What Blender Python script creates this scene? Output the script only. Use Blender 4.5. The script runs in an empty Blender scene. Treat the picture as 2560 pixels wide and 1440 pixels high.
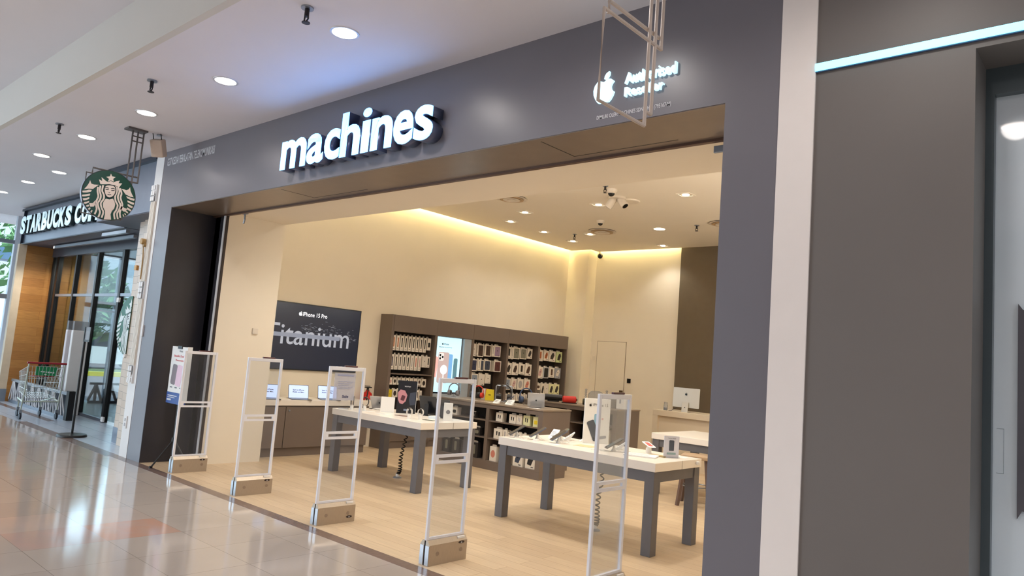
import bpy, bmesh, math, random
from mathutils import Matrix, Vector
random.seed(7)
PI = math.pi
S = bpy.context.scene
C = S.collection

# ---------------------------------------------------------------- camera
cam_d = bpy.data.cameras.new('camera'); cam = bpy.data.objects.new('camera', cam_d); C.objects.link(cam)
cam_d.sensor_width = 36.0; cam_d.lens = 1807.62 / 2560 * 36.0; cam_d.clip_end = 300; cam_d.clip_start = 0.05
YAW, PITCH, ROLL = 0.726461, 0.101434, 0.078478
_f = Vector((-math.sin(YAW)*math.cos(PITCH), math.cos(YAW)*math.cos(PITCH), math.sin(PITCH)))
_r = Vector((math.cos(YAW), math.sin(YAW), 0)); _u = _r.cross(_f)
_r2 = math.cos(ROLL)*_r + math.sin(ROLL)*_u; _u2 = -math.sin(ROLL)*_r + math.cos(ROLL)*_u
cam.matrix_world = Matrix(((_r2.x, _u2.x, -_f.x, 0), (_r2.y, _u2.y, -_f.y, -3.9), (_r2.z, _u2.z, -_f.z, 1.6), (0, 0, 0, 1)))
S.camera = cam
# ---------------------------------------------------------------- colour management, world
S.view_settings.view_transform = 'Standard'; S.view_settings.look = 'None'
S.view_settings.gamma = 1.0; S.view_settings.use_curve_mapping = False; S.view_settings.exposure = 0.0
w = bpy.data.worlds.new('world'); S.world = w; w.use_nodes = True
w.node_tree.nodes['Background'].inputs[0].default_value = (0.72, 0.87, 1.0, 1)
# daylight: brighter from the street end of the mall (-X), softer elsewhere
_n = w.node_tree.nodes; _l = w.node_tree.links
_tc = _n.new('ShaderNodeTexCoord'); _sx = _n.new('ShaderNodeSeparateXYZ'); _mr = _n.new('ShaderNodeMapRange'); _cr = _n.new('ShaderNodeValToRGB'); _mu = _n.new('ShaderNodeMath')
_mr.inputs['From Min'].default_value = -1; _mr.inputs['From Max'].default_value = 1
_mu.operation = 'MULTIPLY'; _mu.inputs[1].default_value = 9.5
for _p, _v in ((0.0, .66), (.15, .66), (.34, .5), (.48, .27), (.64, .13), (1.0, .08)):
    _e = _cr.color_ramp.elements.new(_p) if _p not in (0.0, 1.0) else _cr.color_ramp.elements[0 if _p == 0.0 else -1]
    _e.color = (_v, _v, _v, 1)
_l.new(_tc.outputs['Generated'], _sx.inputs[0]); _l.new(_sx.outputs['X'], _mr.inputs['Value']); _l.new(_mr.outputs[0], _cr.inputs[0])
_l.new(_cr.outputs[0], _mu.inputs[0]); _l.new(_mu.outputs[0], _n['Background'].inputs[1])

def lamp(name, kind, loc, energy, color=(1, 1, 1), rot=(0, 0, 0), **kw):
    d = bpy.data.lights.new(name, kind); d.energy = energy; d.color = color
    for k, v in kw.items(): setattr(d, k, v)
    o = bpy.data.objects.new(name, d); o.location = loc; o.rotation_euler = rot; C.objects.link(o)
    return o
_sun = lamp('sun', 'SUN', (30, 20, 30), 12.0, (1.0, .97, .92), (math.radians(-42), math.radians(32), 0), angle=math.radians(2))
SHOP = (1.0, 0.97, 0.895)

# ---------------------------------------------------------------- materials
_mc = {}
def lin(c):
    return tuple(((v/255)/12.92 if v/255 <= 0.04045 else ((v/255+0.055)/1.055)**2.4) for v in c)
def mat(name, rgb, rough=0.5, metal=0.0, noise=0.04, nscale=8.0, emit=None, es=1.0, spec=0.5, coat=0.0, bump=0.0, stretch=None):
    """principled material; rgb are 0-255 sRGB; a slight procedural variation of the colour"""
    if name in _mc: return _mc[name]
    m = bpy.data.materials.new(name); m.use_nodes = True; nt = m.node_tree; b = nt.nodes['Principled BSDF']
    c = lin(rgb); b.inputs['Base Color'].default_value = (*c, 1)
    b.inputs['Roughness'].default_value = rough; b.inputs['Metallic'].default_value = metal
    b.inputs['Specular IOR Level'].default_value = spec; b.inputs['Coat Weight'].default_value = coat
    if noise and not emit:
        tc = nt.nodes.new('ShaderNodeTexCoord'); mp = nt.nodes.new('ShaderNodeMapping'); n = nt.nodes.new('ShaderNodeTexNoise')
        n.inputs['Scale'].default_value = nscale; n.inputs['Detail'].default_value = 3
        if stretch: mp.inputs['Scale'].default_value = stretch
        nt.links.new(tc.outputs['Object'], mp.inputs['Vector']); nt.links.new(mp.outputs['Vector'], n.inputs['Vector'])
        r = nt.nodes.new('ShaderNodeValToRGB')
        r.color_ramp.elements[0].position = 0.3; r.color_ramp.elements[1].position = 0.7
        r.color_ramp.elements[0].color = (*[v*(1-noise) for v in c], 1); r.color_ramp.elements[1].color = (*[min(1, v*(1+noise)) for v in c], 1)
        nt.links.new(n.outputs['Fac'], r.inputs['Fac']); nt.links.new(r.outputs['Color'], b.inputs['Base Color'])
        if bump:
            bp = nt.nodes.new('ShaderNodeBump'); bp.inputs['Strength'].default_value = bump; bp.inputs['Distance'].default_value = 0.01
            nt.links.new(n.outputs['Fac'], bp.inputs['Height']); nt.links.new(bp.outputs['Normal'], b.inputs['Normal'])
    if emit:
        b.inputs['Emission Color'].default_value = (*lin(emit), 1); b.inputs['Emission Strength'].default_value = es
    _mc[name] = m; return m
def glassy(name, tint=(255, 255, 255), refl=0.1, rough=0.02, haze=0.0, fk=0.55):
    if name in _mc: return _mc[name]
    m = bpy.data.materials.new(name); m.use_nodes = True; nt = m.node_tree; nt.nodes.clear()
    o = nt.nodes.new('ShaderNodeOutputMaterial'); t = nt.nodes.new('ShaderNodeBsdfTransparent'); g = nt.nodes.new('ShaderNodeBsdfGlossy')
    t.inputs[0].default_value = (*lin(tint), 1); g.inputs['Roughness'].default_value = rough
    fr = nt.nodes.new('ShaderNodeFresnel'); fr.inputs[0].default_value = 1.3
    mu = nt.nodes.new('ShaderNodeMath'); mu.operation = 'MULTIPLY_ADD'; mu.inputs[1].default_value = fk; mu.inputs[2].default_value = refl
    mx = nt.nodes.new('ShaderNodeMixShader'); nt.links.new(fr.outputs[0], mu.inputs[0]); nt.links.new(mu.outputs[0], mx.inputs[0])
    nt.links.new(t.outputs[0], mx.inputs[1]); nt.links.new(g.outputs[0], mx.inputs[2]); out = mx
    if haze:
        d = nt.nodes.new('ShaderNodeBsdfDiffuse'); d.inputs[0].default_value = (0.8, 0.8, 0.85, 1)
        m2 = nt.nodes.new('ShaderNodeMixShader'); m2.inputs[0].default_value = haze
        nt.links.new(mx.outputs[0], m2.inputs[1]); nt.links.new(d.outputs[0], m2.inputs[2]); out = m2
    nt.links.new(out.outputs[0], o.inputs[0]); _mc[name] = m; return m
def brickmat(name, c1, c2, mortar, bw, rh, ms, rough, axes='xy', off=(0, 0), offset=0.5, grain=None, marks=(), coat=0.0, spec=0.5, bias=0.0):
    """tiles, bricks or planks laid out in metres on the plane named by axes"""
    if name in _mc: return _mc[name]
    m = bpy.data.materials.new(name); m.use_nodes = True; nt = m.node_tree; N = nt.nodes; L = nt.links; b = N['Principled BSDF']
    b.inputs['Roughness'].default_value = rough; b.inputs['Coat Weight'].default_value = coat; b.inputs['Specular IOR Level'].default_value = spec
    tc = N.new('ShaderNodeTexCoord'); sp = N.new('ShaderNodeSeparateXYZ'); cb = N.new('ShaderNodeCombineXYZ')
    L.new(tc.outputs['Object'], sp.inputs[0])
    for i, a in enumerate(axes):
        ad = N.new('ShaderNodeMath'); ad.operation = 'ADD'; ad.inputs[1].default_value = off[i] + 100*(bw if i == 0 else rh)
        L.new(sp.outputs['xyz'.index(a)], ad.inputs[0]); L.new(ad.outputs[0], cb.inputs[i])
    br = N.new('ShaderNodeTexBrick'); br.offset = offset; br.squash = 1.0
    br.inputs['Scale'].default_value = 1.0; br.inputs['Brick Width'].default_value = bw; br.inputs['Row Height'].default_value = rh
    br.inputs['Mortar Size'].default_value = ms; br.inputs['Mortar Smooth'].default_value = 0.1; br.inputs['Bias'].default_value = bias
    for k, c in (('Color1', c1), ('Color2', c2), ('Mortar', mortar)): br.inputs[k].default_value = (*lin(c), 1)
    L.new(cb.outputs[0], br.inputs['Vector']); col = br.outputs['Color']
    for (x0, x1, y0, y1, mc, st) in marks:      # single tiles of another stone
        prod = None
        for ax, v, op in ((0, x0, 'GREATER_THAN'), (0, x1, 'LESS_THAN'), (1, y0, 'GREATER_THAN'), (1, y1, 'LESS_THAN')):
            q = N.new('ShaderNodeMath'); q.operation = op; q.inputs[1].default_value = v; L.new(sp.outputs[ax], q.inputs[0])
            if prod is None: prod = q.outputs[0]
            else:
                pm = N.new('ShaderNodeMath'); pm.operation = 'MULTIPLY'; L.new(prod, pm.inputs[0]); L.new(q.outputs[0], pm.inputs[1]); prod = pm.outputs[0]
        nn = N.new('ShaderNodeTexNoise'); nn.inputs['Scale'].default_value = 4; L.new(tc.outputs['Object'], nn.inputs['Vector'])
        ma = N.new('ShaderNodeMath'); ma.operation = 'MULTIPLY'; L.new(prod, ma.inputs[0]); L.new(nn.outputs['Fac'], ma.inputs[1])
        mb = N.new('ShaderNodeMath'); mb.operation = 'MULTIPLY'; mb.inputs[1].default_value = st*2; mb.use_clamp = True; L.new(ma.outputs[0], mb.inputs[0])
        mx = N.new('ShaderNodeMix'); mx.data_type = 'RGBA'; L.new(mb.outputs[0], mx.inputs['Factor']); L.new(col, mx.inputs['A'])
        mx.inputs['B'].default_value = (*lin(mc), 1); col = mx.outputs['Result']
    if grain:
        mp = N.new('ShaderNodeMapping'); mp.inputs['Scale'].default_value = grain[0]; L.new(tc.outputs['Object'], mp.inputs[0])
        nz = N.new('ShaderNodeTexNoise'); nz.inputs['Scale'].default_value = grain[1]; nz.inputs['Detail'].default_value = 6; L.new(mp.outputs[0], nz.inputs['Vector'])
        rp = N.new('ShaderNodeValToRGB'); rp.color_ramp.elements[0].position = .3; rp.color_ramp.elements[1].position = .7
        rp.color_ramp.elements[0].color = (1-grain[2],)*3+(1,); rp.color_ramp.elements[1].color = (1, 1, 1, 1); L.new(nz.outputs['Fac'], rp.inputs[0])
        mx = N.new('ShaderNodeMix'); mx.data_type = 'RGBA'; mx.blend_type = 'MULTIPLY'; mx.inputs['Factor'].default_value = 1
        L.new(col, mx.inputs['A']); L.new(rp.outputs[0], mx.inputs['B']); col = mx.outputs['Result']
    L.new(col, b.inputs['Base Color']); _mc[name] = m; return m

# ---------------------------------------------------------------- mesh helpers
def nb(): return bmesh.new()
def box(bm, x0, x1, y0, y1, z0, z1, bev=0.0):
    r = bmesh.ops.create_cube(bm, size=1.0)
    vs = r['verts']
    bmesh.ops.scale(bm, vec=(abs(x1-x0), abs(y1-y0), abs(z1-z0)), verts=vs)
    bmesh.ops.translate(bm, vec=((x0+x1)/2, (y0+y1)/2, (z0+z1)/2), verts=vs)
    if bev:
        es = list({e for v in vs for e in v.link_edges})
        bmesh.ops.bevel(bm, geom=es, offset=bev, segments=2, affect='EDGES', profile=0.5)
    return bm
def cyl(bm, c, r, h, axis='z', n=24, r2=None, caps=True):
    """cylinder or cone centred on c"""
    m = {'z': Matrix(), 'x': Matrix.Rotation(PI/2, 4, 'Y'), 'y': Matrix.Rotation(-PI/2, 4, 'X')}[axis]
    bmesh.ops.create_cone(bm, cap_ends=caps, segments=n, radius1=r, radius2=r if r2 is None else r2, depth=h, matrix=Matrix.Translation(c) @ m)
    return bm
def sphere(bm, c, r, sc=(1, 1, 1), n=16):
    bmesh.ops.create_uvsphere(bm, u_segments=n, v_segments=max(6, n//2), radius=r, matrix=Matrix.Translation(c) @ Matrix.Diagonal((*sc, 1))); return bm
def tube(bm, pts, r, n=8, closed=False):
    pts = [Vector(p) for p in pts]; rings = []; N = len(pts); prev = None
    for i, p in enumerate(pts):
        if closed: t = (pts[(i+1) % N]-pts[i-1])
        else: t = (pts[min(i+1, N-1)]-pts[max(i-1, 0)])
        t.normalize()
        a = Vector((0, 0, 1)) if prev is None else prev
        if abs(a.dot(t)) > 0.95: a = Vector((0, 1, 0)) if abs(t.y) < 0.9 else Vector((1, 0, 0))
        s = t.cross(a).normalized(); u = s.cross(t).normalized(); prev = u
        rr = r[i] if isinstance(r, (list, tuple)) else r
        rings.append([bm.verts.new(p + (s*math.cos(2*PI*k/n)+u*math.sin(2*PI*k/n))*rr) for k in range(n)])
    for i in range(N if closed else N-1):
        A, B = rings[i], rings[(i+1) % N]
        for k in range(n): bm.faces.new((A[k], A[(k+1) % n], B[(k+1) % n], B[k]))
    if not closed:
        bm.faces.new(rings[0][::-1]); bm.faces.new(rings[-1])
    return bm
def prism(bm, pts, d0, d1, plane='xz'):
    """extrude a polygon given in a plane between two depths on the remaining axis"""
    def P(a, b, d): return {'xz': (a, d, b), 'yz': (d, a, b), 'xy': (a, b, d)}[plane]
    A = [bm.verts.new(P(a, b, d0)) for a, b in pts]; B = [bm.verts.new(P(a, b, d1)) for a, b in pts]; n = len(pts)
    fs = [bm.faces.new(A), bm.faces.new(B[::-1])]
    for k in range(n): fs.append(bm.faces.new((A[k], A[(k+1) % n], B[(k+1) % n], B[k])))
    bmesh.ops.recalc_face_normals(bm, faces=fs)
    bmesh.ops.triangulate(bm, faces=fs[:2])
    return bm
def rrect(w, h, r, n=4, cx=0, cy=0):
    pts = []
    for sx, sy, a0 in ((1, 1, 0), (-1, 1, 90), (-1, -1, 180), (1, -1, 270)):
        for k in range(n+1):
            a = math.radians(a0+90*k/n); pts.append((cx+sx*(w/2-r)+r*math.cos(a), cy+sy*(h/2-r)+r*math.sin(a)))
    return pts
def lathe(bm, prof, c=(0, 0, 0), n=24):
    rings = []
    for r, z in prof: rings.append([bm.verts.new((c[0]+r*math.cos(2*PI*k/n), c[1]+r*math.sin(2*PI*k/n), c[2]+z)) for k in range(n)])
    for a, b in zip(rings, rings[1:]):
        for k in range(n): bm.faces.new((a[k], a[(k+1) % n], b[(k+1) % n], b[k]))
    bm.faces.new(rings[0][::-1]); bm.faces.new(rings[-1]); return bm
def xf(bm, m): bmesh.ops.transform(bm, matrix=m, verts=bm.verts); return bm
def R(x=0, y=0, z=0): return Matrix.Rotation(math.radians(z), 4, 'Z') @ Matrix.Rotation(math.radians(y), 4, 'Y') @ Matrix.Rotation(math.radians(x), 4, 'X')
def T(x, y, z): return Matrix.Translation((x, y, z))

# ---------------------------------------------------------------- objects
_root = {}
def obj(name, bm, m, parent=None, local=False, smooth=False, label=None):
    """one mesh object; geometry in world metres unless local (then in the frame of the thing)"""
    me = bpy.data.meshes.new(name); bm.normal_update() if False else None
    bmesh.ops.recalc_face_normals(bm, faces=bm.faces) if len(bm.faces) < 60000 else None
    bm.to_mesh(me); bm.free()
    for mm in (m if isinstance(m, (list, tuple)) else [m]): me.materials.append(mm)
    o = bpy.data.objects.new(name, me); C.objects.link(o)
    if parent is not None:
        o.parent = parent
        if not local:
            me.transform(Matrix.Translation(-Vector(_root[parent.name])))
        _root[o.name] = _root[parent.name]
    if smooth:
        for p in me.polygons: p.use_smooth = True
        try: me.set_sharp_from_angle(angle=math.radians(40))
        except Exception: pass
    if label: o['label'] = label
    return o
def thing(name, label, cat, loc=(0, 0, 0), rotz=0, group=None):
    o = bpy.data.objects.new(name, None); C.objects.link(o); o.empty_display_size = 0.1
    o.location = loc; o.rotation_euler = (0, 0, rotz); o['label'] = label; o['category'] = cat
    if group: o['group'] = group
    _root[o.name] = tuple(loc); return o
def single(name, bm, m, label, cat, group=None, loc=None, **k):
    """a thing that is one mesh; origin moved to loc"""
    o = obj(name, bm, m, **k)
    if loc is not None:
        o.data.transform(Matrix.Translation(-Vector(loc))); o.location = loc
    o['label'] = label; o['category'] = cat
    if group: o['group'] = group
    return o
def struct(name, bm, m, parent=None, **k):
    o = obj(name, bm, m, parent, **k)
    if parent is None: o['kind'] = 'structure'; _root[o.name] = (0, 0, 0)
    return o
def dup(root, loc, rotz=None, label=None, group=None):
    def cp(o, par):
        c = o.copy(); C.objects.link(c)
        if par: c.parent = par
        for ch in [x for x in kids.get(o.name, [])]: cp(ch, c)
        return c
    kids = {}
    for ch in C.objects:
        if ch.parent: kids.setdefault(ch.parent.name, []).append(ch)
    r = cp(root, None); r.location = loc
    if rotz is not None: r.rotation_euler = (0, 0, rotz)
    if label: r['label'] = label
    if group: r['group'] = group
    _root[r.name] = tuple(loc); return r

_txt = {}
def text(body, size=1.0, extrude=0.0, bold=0.0, spacing=1.0, align='LEFT'):
    """bmesh of lettering in its own XY plane, facing +Z"""
    cu = bpy.data.curves.new('t', 'FONT'); cu.body = body; cu.size = size; cu.extrude = extrude; cu.offset = bold*size
    cu.space_character = spacing; cu.align_x = align; cu.resolution_u = 4
    o = bpy.data.objects.new('t', cu); C.objects.link(o)
    dg = bpy.context.evaluated_depsgraph_get(); dg.update(); me = bpy.data.meshes.new_from_object(o.evaluated_get(dg))
    bm = nb(); bm.from_mesh(me); bpy.data.objects.remove(o); bpy.data.curves.remove(cu); bpy.data.meshes.remove(me)
    return bm
def fit(bm, x0, x1, y0, y1, z=None):
    """scale lettering to fill a box in its plane"""
    xs = [v.co.x for v in bm.verts]; ys = [v.co.y for v in bm.verts]
    sx = (x1-x0)/(max(xs)-min(xs)); sy = (y1-y0)/(max(ys)-min(ys)) if y1 is not None else sx
    mx, my = min(xs), min(ys)
    for v in bm.verts: v.co.x = x0+(v.co.x-mx)*sx; v.co.y = y0+(v.co.y-my)*sy
    return bm
FX = Matrix(((1, 0, 0, 0), (0, 0, -1, 0), (0, 1, 0, 0), (0, 0, 0, 1)))      # plane XY -> XZ, facing -Y
FY = Matrix(((0, 0, 1, 0), (1, 0, 0, 0), (0, 1, 0, 0), (0, 0, 0, 1)))       # plane XY -> YZ, facing +X
def put(bm, m): return xf(bm, m)
APPLE = [(0.0, .62), (.10, .67), (.2, .70), (.30, .68), (.40, .60), (.33, .53), (.285, .43), (.30, .33), (.36, .25), (.43, .21), (.38, .08), (.30, -.05), (.22, -.12), (.14, -.12), (.06, -.085), (0, -.08), (-.06, -.085), (-.14, -.12), (-.22, -.11), (-.32, .02), (-.41, .2), (-.43, .38), (-.38, .55), (-.27, .67), (-.15, .68), (-.06, .64)]
LEAF = [(0.0, .73), (.02, .84), (.09, .93), (.2, .98), (.2, .87), (.13, .77), (.04, .725)]
def apple(h, d=0.002):
    """bitten fruit emblem of height h in the XY plane, facing +Z, base at y 0"""
    bm = nb(); s = h/1.1
    for poly in (APPLE, LEAF): prism(bm, [(a*s, (b+.12)*s) for a, b in poly], 0, d, 'xy')
    return bm
SIREN_S = [[[-.045,.883],[.01,.783],[.138,.786],[.059,.693],[.097,.583],[-.017,.617],[-.117,.531],[-.093,.652],[-.197,.717],[-.072,.762]],[[-.376,.376],[-.452,.555],[-.324,.51],[-.369,.659],[-.21,.555],[-.103,.517],[-.017,.597],[.09,.552],[.19,.634],[.314,.686],[.276,.569],[.414,.593],[.321,.407],[.152,.455],[-.055,.452],[-.241,.4]],[[-.759,.441],[-.697,.317],[-.6,.303],[-.428,.334],[-.528,.228],[-.614,.124],[-.772,.1],[-.921,.041],[-.824,.214],[-.779,.334]],[[-.979,-.031],[-.838,.014],[-.755,.062],[-.652,.072],[-.672,-.003],[-.803,-.062],[-.959,-.097]],[[-.972,-.19],[-.841,-.145],[-.69,-.083],[-.69,-.159],[-.834,-.221],[-.952,-.252]],[[-.928,-.324],[-.8,-.283],[-.703,-.224],[-.7,-.3],[-.814,-.369],[-.89,-.4]],[[-.872,-.462],[-.769,-.421],[-.69,-.376],[-.683,-.434],[-.772,-.497],[-.831,-.524]],[[-.776,-.569],[-.683,-.521],[-.662,-.583],[-.745,-.628]],[[-.697,-.683],[-.638,-.621],[-.6,-.645],[-.648,-.734]],[[-.597,-.783],[-.559,-.71],[-.521,-.728],[-.552,-.824]],[[-.679,-.462],[-.555,-.434],[-.462,-.29],[-.455,-.441],[-.503,-.562],[-.624,-.59]],[[.731,.51],[.762,.372],[.831,.245],[.914,.131],[.793,.124],[.59,.183],[.503,.286],[.414,.366],[.507,.372],[.603,.352],[.69,.414]],[[.631,.117],[.783,.09],[.962,.072],[.955,-.014],[.793,.003],[.676,.041]],[[.693,-.048],[.831,-.072],[.966,-.097],[.948,-.179],[.828,-.155],[.714,-.114]],[[.724,-.183],[.824,-.221],[.934,-.255],[.91,-.324],[.807,-.303],[.734,-.262]],[[.724,-.328],[.814,-.366],[.9,-.407],[.866,-.466],[.783,-.438],[.717,-.403]],[[.672,-.469],[.745,-.49],[.797,-.559],[.745,-.559],[.686,-.531]],[[.638,-.576],[.69,-.59],[.721,-.652],[.672,-.648]],[[.583,-.659],[.614,-.638],[.655,-.717],[.621,-.738]],[[.5,-.321],[.628,-.379],[.724,-.393],[.69,-.503],[.621,-.528],[.476,-.452]],[[-.217,.3],[-.152,.383],[-.028,.424],[.103,.428],[.186,.369],[.214,.217],[.19,.069],[.11,-.041],[.014,-.093],[-.093,-.066],[-.172,.041],[-.214,.176]],[[-.103,-.152],[.021,-.162],[.148,-.097],[.224,-.207],[.262,-.314],[.245,-.476],[.169,-.603],[.138,-.738],[.186,-.948],[-.079,-.993],[-.062,-.779],[-.072,-.655],[-.159,-.517],[-.193,-.383],[-.166,-.266]]]
SIREN_ST = [[[-.269,.359],[-.279,.131],[-.197,-.021],[-.186,-.186],[-.266,-.372],[-.21,-.559],[-.134,-.71],[-.169,-.941]],[[-.366,.314],[-.366,.11],[-.303,-.072],[-.314,-.241],[-.372,-.397],[-.317,-.579],[-.252,-.734],[-.286,-.938]],[[-.445,.248],[-.441,.066],[-.39,-.121],[-.428,-.297],[-.445,-.438],[-.386,-.638],[-.434,-.855]],[[.176,.428],[.262,.255],[.221,.021],[.262,-.172],[.355,-.321],[.328,-.528],[.266,-.683],[.317,-.903]],[[.272,.417],[.352,.248],[.321,.041],[.362,-.121],[.459,-.3],[.428,-.507],[.376,-.659],[.431,-.872]],[[.362,.379],[.441,.183],[.424,.007],[.497,-.176],[.531,-.283],[.486,-.493],[.476,-.638],[.521,-.807]]]
SIREN_DK = [[[-.2,.259],[-.138,.297],[-.059,.279]],[[-.166,.207],[-.052,.228]],[[.031,.283],[.103,.314],[.176,.3]],[[.048,.214],[.166,.245]],[[-.069,.034],[-.003,.024],[.059,.055]],[[-.038,.114],[.017,.11]]]
# ================================================================ THE SETTING
WALL = mat('white_wall_paint', (236, 226, 212), 0.7, noise=0.015, nscale=2)
SHOPW = mat('shop_wall_paint', (238, 226, 206), 0.65, noise=0.015, nscale=2)
CEIL = mat('ceiling_paint', (228, 225, 230), 0.75, noise=0.012, nscale=1.5)
SCEIL = mat('shop_ceiling_paint', (242, 232, 216), 0.75, noise=0.01, nscale=1.5)
FAC = mat('facade_grey_panel', (115, 112, 119), 0.33, noise=0.04, nscale=1.2, spec=0.6)
FACR = mat('neighbour_grey_panel', (114, 108, 104), 0.5, noise=0.04, nscale=1.0)
DARK = mat('dark_reveal_laminate', (44, 42, 49), 0.45, noise=0.05)
BROWNW = mat('taupe_wall_paint', (106, 92, 72), 0.6, noise=0.03)
STEELB = mat('blue_grey_metal', (128, 136, 150), 0.35, metal=0.5, noise=0.03)
NAVY = mat('dark_navy_trim', (34, 42, 60), 0.4, noise=0.03)
BLACK = mat('black_metal', (18, 17, 18), 0.4, noise=0.05)
MATW = mat('matte_white', (232, 230, 228), 0.5, noise=0.015)
GREYM = mat('grey_aluminium', (150, 156, 165), 0.35, metal=0.6, noise=0.03)
WINF = mat('white_window_frame', (205, 212, 222), 0.5, noise=0.02)
GLASS = glassy('clear_glass', (238, 246, 248), 0.03)
LTBRICK = brickmat('cream_tiles', (214, 196, 178), (204, 184, 164), (150, 135, 120), 0.30, 0.105, 0.003, 0.3, axes='xz')
LTBRICKY = brickmat('cream_tiles_side', (214, 196, 178), (204, 184, 164), (150, 135, 120), 0.30, 0.105, 0.003, 0.3, axes='yz')
WOODW = brickmat('oak_cladding', (196, 140, 76), (176, 120, 62), (150, 98, 50), 1.9, 0.17, 0.002, 0.4, axes='yz', grain=((2, 2, 30), 3, 0.25))
WOODX = brickmat('oak_cladding_front', (196, 140, 76), (176, 120, 62), (150, 98, 50), 1.9, 0.17, 0.002, 0.4, axes='xz', grain=((2, 2, 30), 3, 0.25))
TILE = brickmat('polished_floor_tiles', (180, 168, 158), (173, 161, 152), (138, 127, 119), 0.548, 0.567, 0.0022, 0.09, axes='xy', off=(5.45, 1.0), offset=0.0,
                marks=((-6.546, -5.998, -1.567, -1.0, (190, 150, 130), .85), (-6.546, -5.998, -2.134, -1.567, (186, 158, 148), 0.7), (-7.094, -6.546, -1.567, -1.0, (186, 166, 154), .5),
                       (-7.094, -6.546, -2.701, -2.134, (186, 162, 152), .6), (-7.094, -6.546, -2.134, -1.567, (190, 168, 158), .5)), grain=((1, 1, 1), 2.0, 0.05), spec=0.8)
SHOPF = brickmat('oak_floor_planks', (214, 190, 158), (200, 174, 142), (160, 122, 84), 1.7, 0.145, 0.0018, 0.38, axes='xy', off=(0.4, 0.0), offset=0.37, grain=((0.6, 12, 1), 5, 0.16))
GREYT = brickmat('grey_porch_tiles', (176, 186, 198), (168, 178, 192), (130, 140, 152), 0.6, 0.3, 0.004, 0.25, axes='xy')
THR = mat('brown_threshold_stone', (112, 92, 84), 0.25, noise=0.1, nscale=30)

b = nb(); box(b, -40, 9, -10, -0.12, -0.1, 0.0); struct('floor', b, TILE)
b = nb(); box(b, -10.03, 6, -0.12, -0.0, -0.1, 0.001); struct('trim_1', b, THR)
b = nb(); box(b, -10.03, -1.6, 0, 9.5, -0.1, 0.0); struct('floor_shop', b, SHOPF)['label'] = 'pale oak plank floor of the shop'
b = nb(); box(b, -17.9, -10.03, -0.12, 8, -0.1, 0.0005); struct('floor_porch', b, GREYT)
b = nb(); box(b, -13.9, -10.03, -0.16, -0.0, 0.0, 0.0015); box(b, -17.6, -13.9, 0.30, 0.42, 0, 0.0015); struct('trim_2', b, THR)
# ceilings of the mall: low band along the shopfronts, step up, high ceiling towards the camera
b = nb(); box(b, -21, 9, -1.6, 0.0, 4.0, 4.12); box(b, -21, -10.03, 0.0, 1.3, 4.0, 4.12); struct('ceiling', b, CEIL)
b = nb(); box(b, -21, 9, -1.66, -1.6, 4.0, 4.5); struct('ceiling_step', b, mat('ceiling_step_paint', (214, 210, 202), 0.75, noise=0.01, nscale=1.5))
b = nb(); box(b, -21, 9, -10, -1.6, 4.5, 4.6); struct('ceiling_high', b, CEIL)

# unseen corridor wall behind the camera, added to darken the facade's reflections
b = nb(); box(b, -10, 9, -10.1, -10, 0, 4.6); struct('wall_opposite_added', b, mat('added_wall_grey', (120, 114, 110), .6))
# ---- the grey shopfront portal
b = nb()
box(b, -9.79, -9.4, 0.0, 0.3, 0, 3.23); box(b, -9.79, -1.56, 0.0, 0.10, 3.23, 4.0); box(b, -1.885, -1.56, 0.0, 0.6, 0, 3.23)
struct('wall_front', b, FAC)
b = nb(); box(b, -9.79, -1.56, 0.10, 1.42, 3.25, 3.99); struct('wall_bulkhead', b, SHOPW)
b = nb(); box(b, -9.4, -1.885, 0.006, 0.56, 3.224, 3.25)
struct('trim_3', b, mat('bronze_soffit', (140, 126, 114), 0.32, metal=0.35, noise=0.04))
for (x0, x1) in ((-6.9, -5.95), (-3.35, -2.45)):
    b = nb()
    box(b, x0, x1, 0.47, 0.477, 3.2225, 3.2245); box(b, x0, x0+.007, 0.06, 0.477, 3.2225, 3.2245)
    struct('trim_4', b, BLACK)
b = nb(); box(b, -9.4, -1.885, 0.56, 0.60, 3.205, 3.25); struct('trim_5', b, mat('shutter_rail', (98, 74, 62), 0.4, metal=0.4))
b = nb(); box(b, -9.5, -9.401, 0.3, 0.62, 0, 3.25); box(b, -9.403, -9.06, 0.60, 0.63, 0, 3.25); box(b, -9.21, -9.10, .575, .60, 0, 3.22); box(b, -9.4, -9.3965, 0.002, .6, 0, 3.23); struct('wall_reveal', b, DARK)
b = nb(); box(b, -9.10, -9.055, 0.56, 0.60, 0, 3.205); struct('trim_6', b, MATW)
b = nb(); box(b, -9.055, -9.035, 0.57, 0.60, 0, 3.205); struct('trim_7', b, mat('dark_brown_slot', (40, 24, 18), 0.5))
# shop shell
b = nb(); box(b, -9.87, -9.035, 0.60, 1.42, 0, 3.25); struct('wall_pier', b, SHOPW)
b = nb(); box(b, -9.97, -9.87, 0.6, 9.5, 0, 4.5); struct('wall_left', b, SHOPW)
b = nb(); box(b, -9.87, -9.33, 9.07, 9.4, 0, 4.5); struct('wall_column', b, SHOPW)
b = nb(); box(b, -9.97, -7.2, 9.4, 9.5, 0, 4.5); struct('wall_back', b, SHOPW)
b = nb(); box(b, -7.2, -1.5, 9.34, 9.5, 0, 4.5); struct('wall_back_taupe', b, BROWNW)
b = nb(); box(b, -1.65, -1.56, 0.6, 9.4, 0, 4.5); struct('wall_right', b, SHOPW)
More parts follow.
